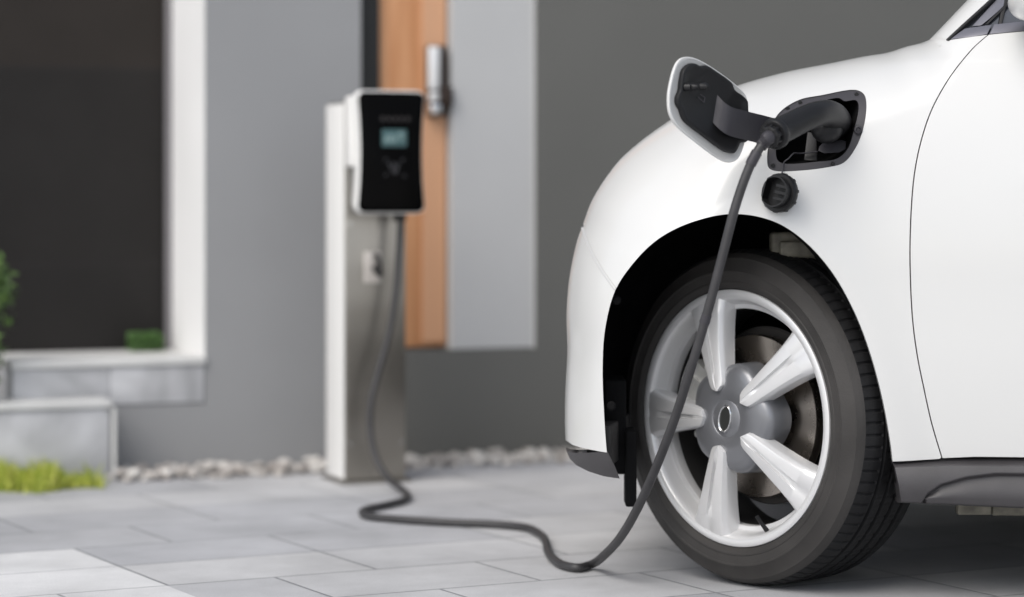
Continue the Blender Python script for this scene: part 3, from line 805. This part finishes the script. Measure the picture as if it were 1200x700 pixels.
# under body and wheel housings
SKF = lambda u, d, z: Vector((u + SKEW * (d - Y0), d, z))
xs0, xs1 = float(OL[:20, 0].min()) + .06, float(OL[:, 0].max()) - .12
bm = bmesh.new()
boxbm(bm, ARCH[aie][0] + .02, xs1, Y0 + .06, 2 * YC - Y0 - .06, .215, .30, SKF, .01)
boxbm(bm, ARCH[aie][0] - .12, ARCH[aie][0] + .019, Y0 + .55, 2 * YC - Y0 - .4, .25, .34, SKF, .01)
boxbm(bm, xs0 - .03, ARCH[aib][0] - .02, Y0 + .16, 2 * YC - Y0 - .03, .24, .32, SKF, .004)
bmobj('underbody', bm, M_dark, car, True)
box('splash_guard', (ARCH[aib][0] + .002, ARCH[aib][0] + .045, Y0 + .26, Y0 + .40, .214, .40), M_liner, car, None, .004)
AL = ARCH; cxm = (AL[:, 0].min() + AL[:, 0].max()) / 2
V = []; Fc = []
prof = [(.0015, .0165), (.006, .06), (.012, .48), (-.06, .52)]
AL = np.concatenate([AL[max(0, aib - 2):aie + 8]])
for i, (x, z) in enumerate(AL):
    cxx, czz = cxm, .40; v = np.array((x - cxx, z - czz)); v = v / np.linalg.norm(v)
    yy = Y0 + float(depth([(x, z)])[0][0]) if False else Y0 - .012
    dd = float(depth([(x, z)])[0][0])
    for o_, dy in prof: V.append((x + v[0] * o_, Y0 + (dd - tilt(x) if dy < .02 else (.7 * (dd - tilt(x)) if dy < .08 else 0)) + tilt(x) + dy, z + v[1] * o_))
n_ = len(prof)
for i in range(len(AL) - 1):
    for j in range(n_ - 1): Fc.append((i * n_ + j, i * n_ + j + 1, (i + 1) * n_ + j + 1, (i + 1) * n_ + j))
k = len(V); Fc.append(tuple(i * n_ + n_ - 1 for i in range(len(AL))))
meshobj('wheel_arch_liner', V, Fc, M_liner, car, flat_angle=40)
# liner clips at the front edge, chassis rail glimpsed at the top right of the arch
for q in ((720, 352), (714, 476)):
    p = onbody(*q, .03); o = lathe('liner_clip', [(0, -.006), (.006, -.006), (.009, -.003), (.009, .004)], M_liner, car, 20); o.location = (p.x + .004, p.y, p.z)
bm = bmesh.new(); p = PX(925, 290, Y0 + .2); boxbm(bm, p.x - .035, p.x + .10, p.y, p.y + .05, p.z - .05, p.z + .03, None, .008); boxbm(bm, p.x - .02, p.x + .05, p.y - .02, p.y - .001, p.z - .02, p.z + .012, None, .005)
bmobj('chassis_rail', bm, M_beige, car, True)
# black flap behind the bumper foot
p = PX(736, 578, Y0 + .22); box('mud_flap', (p.x - .004, p.x + .018, p.y + .02, p.y + .1, p.z - .03, p.z + .12), M_liner, car, None, .004)
bm = bmesh.new(); p = PX(1150, 600, Y0 + .12)
boxbm(bm, p.x - .045, p.x + .02, p.y, p.y + .03, p.z - .006, p.z + .03, None, .003); boxbm(bm, p.x + .022, p.x + .14, p.y + .004, p.y + .03, p.z - .008, p.z + .03, None, .003)
bmobj('sill_seam', bm, M_beige, car, True)

# sill cladding: sculpted strip under the doors
xa = float(onbody(1047, 541).x); xb = RWX - RWR - .03
ztop = [(onbody(1047, 542).x, onbody(1047, 542).z), (onbody(1104, 539).x, onbody(1104, 539).z), (onbody(1200, 539).x, onbody(1200, 539).z), (xb, onbody(1200, 539).z)]
zbot = [(onbody(1056, 592).x, onbody(1056, 592).z), (onbody(1200, 598).x, onbody(1200, 598).z), (xb, onbody(1200, 600).z)]
sxs = [xa] + [float(onbody(*q).x) for q in ((1085, 575), (1100, 566), (1130, 557), (1165, 553))] + [xb]
nx, nz = 260, 80; V = []; Fc = []
for i in range(nx):
    t = i / (nx - 1); t = t ** 1.7
    for j in range(nz):
        v = j / (nz - 1)
        x = xa + (xb - xa) * t + v * .0145 * (1 - t)
        zt_ = np.interp(x, [q[0] for q in ztop], [q[1] for q in ztop]); zb_ = np.interp(x, [q[0] for q in zbot], [q[1] for q in zbot])
        z = zt_ + (zb_ - zt_) * v
        y = Y0 + tilt(x) + .022 - .022 * sstep(0, .12, v) - .012 * math.sin(v * math.pi)
        zs0 = np.interp(x, sxs, [2, .72, .52, .36, .28, .26])
        y += .012 * sstep(zs0 - .05, zs0 + .05, v) * (1 - sstep(zs0, .80, v)) + .05 * sstep(.88, 1, v) ** 2
        V.append((x, y, z))
for i in range(nx - 1):
    for j in range(nz - 1):
        a = i * nz + j; Fc.append((a, a + 1, a + nz + 1, a + nz))
k = len(V)                                     # front end cap and back
for j in range(nz): V.append((V[j][0] + .004, V[j][1] + .09, V[j][2]))
for j in range(nz - 1): Fc.append((j, k + j, k + j + 1, j + 1))
meshobj('sill', V, Fc, M_clad, car, flat_angle=38)

# window: belt trim, glass, bars, mirror
def strip(name, top, bot, m, off=0., th=.008):
    f = [onbody(*q, off) for q in top + bot[::-1]]; b = [p + Vector((0, th, 0)) for p in f]
    return ngon_prism(name, f, b, m, car, .0012)
strip('belt_trim', [(1131, 33.5), (1145, 31.5), (1162.5, 29)], [(1113, 46.5), (1135, 43.5), (1157, 40.5)], M_trim, -.002)
strip('belt_trim', [(1165, 28.7), (1182, 27), (1200, 25), (1240, 22), (1500, 1), (1797, -12)], [(1159.5, 40.2), (1180, 38.2), (1197, 36.7), (1240, 33), (1500, 12), (1797, 0)], M_trim, -.002)
seal = [onbody(*q, -.001) for q in ((1110.5, 47.8), (1128, 31.5), (1163, -.5), (1207, -44.5), (1252, -86))]
tube('window_seal', catmull(seal, 5), .004, M_black, car, 10)
gl = np.concatenate([PIL[:-1], BELT[::-1]])
mkpanel('window', gl, M_glass, car, off=.012, lip=0, step=.03, coarse=1.4)
strip('window_bar', [(1177, -12), (1184, -12)], [(1170, 29), (1174, 29)], M_black, .004)
strip('window_bar', [(1182, 1), (1188, 0)], [(1154, 29), (1157.5, 29)], M_black, .005, .005)
strip('window_frame', [(1165, 3), (1172, -4), (1180, -12), (1176, 8)], [(1139, 31), (1144, 30.5), (1150, 30), (1160, 22)], M_trim, .006, .004)
p = PX(1216, 8, Y0 - .06)
bm = bmesh.new(); bmesh.ops.create_uvsphere(bm, u_segments=32, v_segments=20, radius=1)
for v in bm.verts: v.co = Vector((p.x + v.co.x * .052, p.y + v.co.y * .10, p.z + .01 + v.co.z * (.045 if v.co.z > 0 else .035) * (1 - .25 * v.co.x)))
mr = bmobj('wing_mirror', bm, M_paint, car, True)
tube('mirror_stalk', catmull([PX(1216, 22, Y0 - .02), PX(1214, 30, Y0 + .02), PX(1212, 34, Y0 + .05)], 4), .02, M_black, car, 14)
box('cabin_floor', (DOORR - 1.0, xs1 - .1, Y0 + .1, 2 * YC - Y0 - .1, .31, .45), M_liner, car)

# charge port: bezel ring, cup, socket, pins
def ringpanel(name, outer, inner, m, off):
    return mkpanel(name, outer, m, car, holes=[inner], off=off, lip=.012, step=.006)
pb_ = ringpanel('charge_port', PORT, PIN, M_grey, .0035)
V = []; Fc = []; n = len(PIN); cx_, cz_ = PIN.mean(0)
for k, (ins, dy) in enumerate(((-.0015, .006), (0, .03), (.10, .075))):
    for x, z in PIN:
        y = Y0 + float(depth([(x, z)])[0][0]); xx, zz = x + (cx_ - x) * max(ins, 0), z + (cz_ - z) * max(ins, 0)
        V.append((xx, y + dy if k < 2 else Y0 + .16, zz))
for k in range(2):
    for i in range(n): Fc.append((k * n + i, k * n + (i + 1) % n, (k + 1) * n + (i + 1) % n, (k + 1) * n + i))
Fc.append(tuple(2 * n + i for i in range(n)))
meshobj('port_cup', V, Fc, M_liner, pb_, flat_angle=35)
for q in ((938, 120.5), (923, 127), (1004, 110.5), (906, 194), (976, 192)):
    p = onbody(*q, .001); o = lathe('screw', [(0, -.0015), (.0032, -.0015), (.004, .001), (.004, .004)], M_black, pb_, 16); o.location = p
p = onbody(1005.5, 152, -.001); o = lathe('latch', [(0, -.002), (.003, -.002), (.0045, -.005), (.0075, -.004), (.008, .004)], M_grey, pb_, 24); o.location = p
# socket body, flap stay and grey inner lid inside the cup
sk = lathe('socket', [(0, .03), (.026, .03), (.026, 0), (.033, -.003), (.037, .002), (.037, .05)], M_black, pb_, 40); p = PX(978, 148, Y0 + .10); sk.location = p
st_ = ngon_prism('stay', [PX(946, 154, Y0 + .075), PX(957, 157, Y0 + .07), PX(958, 189, Y0 + .05), PX(942, 188, Y0 + .05)], [PX(946, 154, Y0 + .09), PX(957, 157, Y0 + .085), PX(958, 189, Y0 + .065), PX(942, 188, Y0 + .065)], M_black, pb_, .002)
lidp = [(960, 172), (966, 166), (976, 168), (985, 164), (992, 166), (991, 175), (984, 179), (966, 180), (959, 177)]
ngon_prism('inner_lid', [PX(a, b, Y0 + .045 + (b - 164) * -.001) for a, b in lidp], [PX(a, b, Y0 + .06) for a, b in lidp], M_grey, pb_, .002)

# charge flap: opened forward, white skin outside, dark liner inside, bent hinge arm
fl_px = [(784.3, 114), (786, 100), (792.8, 75.7), (799.3, 68.2), (810, 66.7), (822.8, 71.4), (843, 84), (865.6, 101.4), (875, 112), (877.5, 124), (876, 150), (874.2, 165.6), (865.6, 187), (855, 190.9), (844.2, 187), (818, 168), (793, 146.4), (785.5, 131.4)]
def flY(px): return 4.61 + (px - 784) / 94 * .115      # the free edge stands nearer the camera
fp = catmull([PX(a, b, flY(a)) for a, b in fl_px], 4, True)
nfl = (PX(877, 124, flY(877)) - PX(784, 124, flY(784))).normalized().cross(Vector((0, 0, -1))).normalized()   # points away from the camera side
if nfl.y < 0: nfl = -nfl
cenf = sum(fp, Vector()) / len(fp)
bm = bmesh.new(); rings = []
for sc, off in ((.93, .0035), (.965, .001), (.99, .0015), (1.0, .004), (.995, .007), (.97, .011), (.9, .015), (.7, .019), (.3, .021)):
    rings.append([bm.verts.new(cenf + (p - cenf) * sc + nfl * off) for p in fp])
for a, b in zip(rings, rings[1:]):
    for i in range(len(a)): bm.faces.new((a[i], a[(i + 1) % len(a)], b[(i + 1) % len(a)], b[i]))
bm.faces.new(rings[0]); bm.faces.new(rings[-1][::-1])
flap = bmobj('charge_flap', bm, M_paint, car, True, 50)
li_px = [(799.3, 82), (807.8, 74.6), (814, 75), (818.5, 77.5), (826, 76.8), (838, 84), (850.7, 92.8), (856, 98), (859.3, 105.7), (868, 112), (874.2, 118.5), (875, 127), (874.2, 165.6), (866, 168), (863, 174), (859.3, 179.6), (853, 179), (846.4, 176.4), (824, 160), (801.4, 142), (798, 136), (796, 129.2), (792, 122), (791.8, 114.3), (795, 106), (796, 97)]
lp = catmull([PX(a, b, flY(a)) for a, b in li_px], 4, True); cl = sum(lp, Vector()) / len(lp)
bm = bmesh.new(); rings = []
for sc, off in ((.86, -.005), (.90, -.0065), (.955, -.007), (.985, -.006), (1.0, -.003), (1.0, .004)):
    rings.append([bm.verts.new(cl + (p - cl) * sc + nfl * off) for p in lp])
for a, b in zip(rings, rings[1:]):
    for i in range(len(a)): bm.faces.new((a[i], a[(i + 1) % len(a)], b[(i + 1) % len(a)], b[i]))
bm.faces.new(rings[0]); bm.faces.new(rings[-1][::-1])
bmobj('flap_liner', bm, M_black, flap, True, 40)
# raised marks and latch pin of the liner
def flp(px, py, off): return PX(px, py, flY(px)) + nfl * off
o = tube('latch_pin', [flp(801, 102.5, -.005), flp(803, 102.5, -.012), flp(806, 102.4, -.0125), flp(806.5, 102.4, -.022), flp(809, 102.2, -.023), flp(809.5, 102.2, -.027), flp(813, 102, -.034), flp(814.5, 101.8, -.0345)],
         [.0075, .0075, .0075, .005, .005, .0068, .0068, .004], M_black, flap, 18)
bm = bmesh.new()
for a, b in (((815, 114), (822.5, 120.5)), ((822.5, 120.5), (823.5, 114.5)), ((823.5, 114.5), (818, 111))):
    v, f = tube_data([flp(*a, -.0058), flp(*b, -.0058)], .0011, 6); vv = [bm.verts.new(q) for q in v]
    for q in f: bm.faces.new([vv[i] for i in q])
bmobj('liner_mark', bm, M_grey, flap, True)
# hinge arm
at = [(833, 106, -.002), (840, 111, -.006), (848, 119.5, -.020), (856, 125, -.028), (875, 130.5, -.020), (895, 135.5, 0), (912, 140, .03)]
ab_ = [(832, 137, -.002), (835, 143, -.006), (843, 151.5, -.020), (852, 158, -.028), (873, 164, -.020), (893, 169, 0), (910, 172, .03)]
def armY(px, o): return (flY(min(px, 872)) if px < 872 else flY(872) + (px - 872) / 40 * .06) + o
T = catmull([PX(a, b, armY(a, o)) for a, b, o in at], 6); B_ = catmull([PX(a, b, armY(a, o)) for a, b, o in ab_], 6)
bm = bmesh.new(); rows = []
for a, b in zip(T, B_): rows.append([bm.verts.new(q) for q in (a, b, b + Vector((.002, .013, 0)), a + Vector((.002, .013, 0)))])
for a, b in zip(rows, rows[1:]):
    for i in range(4): bm.faces.new((a[i], a[(i + 1) % 4], b[(i + 1) % 4], b[i]))
bm.faces.new(rows[0]); bm.faces.new(rows[-1][::-1])
bmesh.ops.bevel(bm, geom=[e for e in bm.edges if e.calc_face_angle(0) > .9], offset=.0018, segments=2, affect='EDGES')
bmobj('hinge_arm', bm, M_grey, flap, True, 50)

# dust cap hanging under the port on its tether
dc = onbody(912.5, 226, -.03)
def capfn(flat):
    def fn(j, k, a, r, y):
        if flat[j]:
            x = r * math.sin(a); lim = .020
            if x < -lim and r > 0: r = r * lim / abs(x)
        return r, y
    return fn
cap = lathe('dust_cap', [(0, .012), (.034, .012), (.0365, .009), (.0365, -.001), (.0345, -.004), (.029, -.004), (.029, -.020), (.0265, -.020), (.0265, .002), (0, .002)], M_black, car, 72, fn=capfn([0, 0, 0, 0, 0, 1, 1, 1, 1, 0]))
cap.location = dc; cap.rotation_euler = (rad(-8), rad(12), rad(-38))
for k in range(3):
    o = box('cap_rib', (-.002, .022, -.012, .0, -.014 + k * .012, -.009 + k * .012), M_black, None); o.parent = cap
for k in range(10):
    a = 2 * math.pi * k / 10; o = box('grip', (-.003, .003, .0, .011, .034, .0378), M_black, cap, None, .001); o.rotation_euler = (0, a, 0)
tube('tether', catmull([onbody(916, 208, -.012), onbody(917, 199, -.008), onbody(919, 190, .002), onbody(924, 186, .004), onbody(930, 180, .012), PX(938, 180, Y0 + .04), PX(958, 178, Y0 + .048)], 6), .0014, M_grey, car, 8)

# ------------------------------------------------------------------ wheels
def make_wheel(simple=False):
    wh = lathe('wheel', [(.2365, -.003), (.246, -.0045), (.2505, -.002), (.2515, .004), (.2505, .012), (.242, .05), (.216, .054), (.2125, .052), (.2125, .036), (.2135, .0335), (.2215, .031), (.2230, .0285), (.2285, .010), (.2335, .000)], M_alloy, None, 128, closed=True)
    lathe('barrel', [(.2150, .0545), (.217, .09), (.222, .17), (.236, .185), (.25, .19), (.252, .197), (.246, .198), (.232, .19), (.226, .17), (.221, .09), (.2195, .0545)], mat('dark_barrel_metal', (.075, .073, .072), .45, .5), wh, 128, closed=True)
    # tyre
    prof = [(.249, .010), (.2515, .001), (.256, -.004), (.262, -.0065), (.2635, -.0075), (.2665, -.0075), (.268, -.0065), (.283, -.0075), (.2845, -.0085), (.2875, -.0085), (.289, -.0070), (.301, -.0025), (.310, .004), (.3125, .0045), (.3185, .012), (.3225, .019), (.3255, .027), (.3275, .034)]
    tread = []
    ys = [.040, .050, .058]
    for y in ys: tread.append((.3295, y))
    def groove(y, wd=.005, dp=.0065): return [(.3298, y - wd), (.3298 - dp, y - wd + .0012), (.3298 - dp, y + wd - .0012), (.3298, y + wd)]
    for yc in (.066, .097, .128, .157):
        tread += groove(yc)
        tread.append((.330, yc + .0155)) if yc < .15 else None
    tread += [(.3295, .170), (.3285, .180)]
    p2 = [(.326, .188), (.320, .197), (.305, .206), (.285, .209), (.262, .206), (.25, .197), (.246, .192)]
    full = prof + tread + p2; n0 = len(prof); n1 = n0 + len(tread)
    def fn(j, k, a, r, y):
        if n0 - 2 <= j < n0 + 3 and k % 9 in (0, 1): r -= .0030
        if n0 + 7 <= j < n1 and r > .3285 and k % 18 in ((4, 5) if j % 2 else (10, 11)): r -= .002
        return r, y
    V, Fc = lathe_data(full, 810, 0, False, fn); midx = []
    nn = len(full)
    for k in range(810):
        for j in range(nn - 1): midx.append(1 if j >= n0 - 3 and j < n1 + 1 else 0)
    ty = meshobj('tyre', V, [f[::-1] for f in Fc], [M_rubber, M_tread], wh, midx=midx, flat_angle=28)
    # spokes
    for s in range(5):
        a0 = rad(52.6 + 72 * s); rows = []; bm = bmesh.new()
        for i in range(26):
            t = i / 25; r = .056 + (.2385 - .056) * t
            wd = .033 + .044 * t ** 1.05 + .016 * t ** 7
            wd *= math.sqrt(max(0, 1 - (1 - min(1, t / .10)) ** 2)) * .9 + .1
            yo = -.029 + .018 * t ** .9 + .010 * t ** 3; dp = .034 + .012 * t
            gv = .006 * sstep(.16, .26, t) * (1 - sstep(.66, .84, t)); gw = .13
            sec = [(-1, yo + dp), (-1, yo + .013), (-.94, yo + .0075), (-.80, yo + .0012), (-.70, yo), (-gw - .05, yo - .0012), (-gw, yo + gv), (0, yo + gv * 1.15), (gw, yo + gv), (gw + .05, yo - .0012), (.70, yo), (.80, yo + .0012), (.94, yo + .0075), (1, yo + .013), (1, yo + dp)]
            row = []
            for q, y in sec:
                tx = q * wd * .5 * 1.18; row.append(bm.verts.new((math.sin(a0) * r + math.cos(a0) * tx, y, math.cos(a0) * r - math.sin(a0) * tx)))
            rows.append(row)
        for a, b in zip(rows, rows[1:]):
            for i in range(len(a)): bm.faces.new((a[i], a[(i + 1) % len(a)], b[(i + 1) % len(a)], b[i]))
        bm.faces.new(rows[0]); bm.faces.new(rows[-1][::-1])
        bmobj('spoke', bm, M_alloy, wh, True, 32)
    def lob(j, k, a, r, y): return r * (1 - (.045 * (r / .1) ** 4) * math.cos(5 * (a - rad(52.6)))), y
    hb_ = lathe('hub_cap', [(0, -.0225), (.034, -.022), (.0365, -.0205), (.0385, -.022), (.06, -.0205), (.082, -.018), (.094, -.014), (.1015, -.008), (.1045, .0), (.1055, .045)], M_hub, wh, 120, fn=lob, angle=60)
    V = []; Fc = []
    path = [(.0165 * math.cos(t), .0275 * math.sin(t)) for t in np.linspace(0, 2 * math.pi, 49)[:-1]]
    bm = bmesh.new(); R = []
    ca, sa = math.cos(rad(14)), math.sin(rad(14))
    for sc, y in ((.84, -.0245), (.86, -.0265), (.93, -.0275), (1.0, -.026), (1.02, -.0225)):
        R.append([bm.verts.new(((a * ca + b * sa) * sc, y, (b * ca - a * sa) * sc)) for a, b in path])
    for a, b in zip(R, R[1:]):
        for i in range(48): bm.faces.new((a[i], a[(i + 1) % 48], b[(i + 1) % 48], b[i]))
    bmobj('badge_ring', bm, M_chrome, wh, True, 60)
    bm = bmesh.new(); a = [bm.verts.new(((x * ca + z * sa) * .85, -.0246, (z * ca - x * sa) * .85)) for x, z in path]; b = [bm.verts.new(((x * ca + z * sa) * .85, -.0228, (z * ca - x * sa) * .85)) for x, z in path]
    bm.faces.new(a); bm.faces.new(b[::-1])
    for i in range(48): bm.faces.new((a[i], a[(i + 1) % 48], b[(i + 1) % 48], b[i]))
    bmobj('badge', bm, mat('dark_badge', (.06, .062, .06), .3, .5), wh)
    # brake, hub carrier, caliper, valve
    lathe('brake_disc', [(.07, .060), (.072, .060), (.078, .062), (.1585, .062), (.16, .064), (.16, .084), (.158, .086), (.07, .086)], M_disc, wh, 120)
    lathe('disc_hat', [(.02, .036), (.066, .036), (.070, .042), (.071, .0595)], M_dark, wh, 80)
    lathe('dust_shield', [(.05, .1), (.15, .1), (.172, .092), (.176, .096), (.15, .106), (.05, .106)], M_dark, wh, 80)
    bm = bmesh.new()
    def cbx(r0, r1, a0_, a1_, y0_, y1_):
        n = 8; lo = []
        for i in range(n + 1):
            a = rad(a0_ + (a1_ - a0_) * i / n); lo.append([bm.verts.new((math.sin(a) * r, y, math.cos(a) * r)) for r, y in ((r0, y0_), (r1, y0_), (r1, y1_), (r0, y1_))])
        for p_, q_ in zip(lo, lo[1:]):
            for i in range(4): bm.faces.new((p_[i], p_[(i + 1) % 4], q_[(i + 1) % 4], q_[i]))
        bm.faces.new(lo[0]); bm.faces.new(lo[-1][::-1])
    cbx(.108, .172, 258, 308, .030, .058); cbx(.172, .186, 262, 304, .03, .12); cbx(.12, .16, 268, 298, .022, .0295)
    bmesh.ops.bevel(bm, geom=[e for e in bm.edges if e.calc_face_angle(0) > .8], offset=.004, segments=2, affect='EDGES')
    bmobj('brake_caliper', bm, M_cast, wh, True)
    for an in (252, 312):
        a = rad(an); o = lathe('caliper_bolt', [(0, -.014), (.007, -.014), (.009, -.010), (.010, 0), (.016, .002), (.016, .03)], M_cast, wh, 24); o.location = (math.sin(a) * .135, .04, math.cos(a) * .135)
    a = rad(160); rr = .226
    tube('valve', [(math.sin(a) * .228, .012, math.cos(a) * .228), (math.sin(a) * .215, .004, math.cos(a) * .215), (math.sin(a) * .196, -.006, math.cos(a) * .196)], [.005, .0042, .0042], M_black, wh, 12)
    return wh
wheel = make_wheel(); wheel.parent = car
wheel.location = (PX(860, 495, 5.0).x, 5.0, .3300); wheel.rotation_euler = (0, 0, rad(-49))
def copy_tree(o, par):
    c = o.copy(); C.objects.link(c); c.parent = par
    for ch in list(o.children): copy_tree(ch, c)
    return c
w2 = copy_tree(wheel, car); w2.location = (RWX, Y0 + .02 + tilt(RWX), .33); w2.rotation_euler = (0, 0, rad(-5.7))
w3 = copy_tree(wheel, car); w3.location = (RWX + .28, 2 * YC - Y0 - .02, .33); w3.rotation_euler = (0, 0, math.pi)
w4 = copy_tree(wheel, car); w4.location = (.75, 2 * YC - Y0 - .03, .33); w4.rotation_euler = (0, 0, math.pi - rad(40))
lowest = .0

# ------------------------------------------------------------------ charging cable with connector
def G(px, py): return PX(px, py, 1.0) * 0 + PX(px, py, (CH - .0105) * F / (py - HY))
cab = empty('charging_cable', G(640, 640) * 1); tag(cab, 'dark grey charging cable lying on the paving and plugged into the car', 'cable')
cab.location.z = 0
def cpart(o): o.parent = cab; o.matrix_parent_inverse = Matrix.Translation(-cab.location); return o
yk = lambda px, d=-.06: K(ku(px, d), d, 0).y
pts = [PX(469.5, 240, yk(469)), PX(469.5, 262, yk(469)), PX(468, 290, yk(468)), PX(464, 340, yk(464, -.065)), PX(456, 390, yk(456, -.07)), PX(443, 437, yk(443, -.08)), PX(435, 470, yk(435, -.09)), PX(434, 505, yk(434, -.10)), PX(441, 538, yk(441, -.13)), PX(455, 561, 6.58), PX(468, 571, 6.52)]
pts += [G(476.5, 578), G(477.5, 583), G(470, 587.5), G(450, 592.5), G(430, 597), G(424, 600.5), G(432, 605), G(460, 608), G(520, 612), G(580, 614.5), G(615, 618), G(634, 627), G(640, 636), G(642, 646), G(650, 656.5), G(662, 663), G(677, 665.5), G(692, 662)]
air = [(709, 650, 5.095), (727, 630, 4.995), (747, 596, 4.885), (770, 545, 4.785), (791, 490, 4.715), (808, 437, 4.670), (824, 384, 4.645), (838, 333, 4.630), (850, 287, 4.620), (861, 245, 4.615), (873, 209, 4.615), (884, 184, 4.615), (895, 167.5, 4.617), (903, 160.5, 4.620)]
pts += [PX(*q) for q in air]
cable = cpart(tube('cable', catmull(pts, 7), .0087, M_cable, seg=18))
cm1 = catmull([PX(*q) for q in air], 10)
cpart(tube('marker_sleeve', cm1[106:114], .0101, M_grey, seg=18)); cpart(tube('marker_sleeve', cm1[61:64], .0096, M_grey, seg=18))
# connector handle
hp = [(906.5, 158, 4.623), (914, 153.5, 4.640), (926, 147.5, 4.655), (940, 140.5, 4.673), (955, 134.5, 4.695), (968, 132.5, 4.730), (977, 136, 4.770), (981, 142, 4.815), (981, 146, 4.865)]
hpp = catmull([PX(*q) for q in hp], 6); n = len(hpp)
rr = [float(np.interp(i / (n - 1), [0, .03, .06, .1, .3, .55, .8, 1], [.021, .0215, .0245, .0250, .0242, .0235, .026, .028])) for i in range(n)]
con = cpart(tube('connector', hpp, rr, M_black, seg=40))
ax = (hpp[4] - hpp[0]).normalized()
def axial(name, prof, at, m, seg=40, fn=None):
    o = lathe(name, prof, m, None, seg, fn=fn); o.location = at; o.rotation_mode = 'QUATERNION'; o.rotation_quaternion = Vector((0, 1, 0)).rotation_difference(ax); return cpart(o)
def teeth(j, k, a, r, y): return (r + (.0022 if (k % 8) < 3 else 0), y) if j in (2, 3) else (r, y)
axial('collar', [(.0, -.004), (.026, -.004), (.0285, -.001), (.0285, .009), (.026, .012), (.02, .012)], hpp[1], M_black, 64)
axial('clamp_nut', [(.0, -.018), (.0155, -.018), (.0185, -.016), (.0195, -.0055), (.0, -.0045)], hpp[1], M_black, 80, teeth)
sr0 = hpp[0] - ax * .012
sp = catmull([sr0 + ax * .004, sr0 - ax * .012, cm1[-6], cm1[-14]], 6)
cpart(tube('strain_relief', sp, [.0130 - .0022 * (i / (len(sp) - 1)) + .0008 * (i % 2) for i in range(len(sp))], M_grey, seg=20))
# release button and underside body of the connector
bm = bmesh.new(); bmesh.ops.create_uvsphere(bm, u_segments=28, v_segments=16, radius=1)
pc = PX(969, 151, 4.79)
for v in bm.verts: v.co = Vector((pc.x + v.co.x * .030, pc.y + v.co.y * .035, pc.z + v.co.z * .028))
cpart(bmobj('plug_head', bm, M_black, None, True))
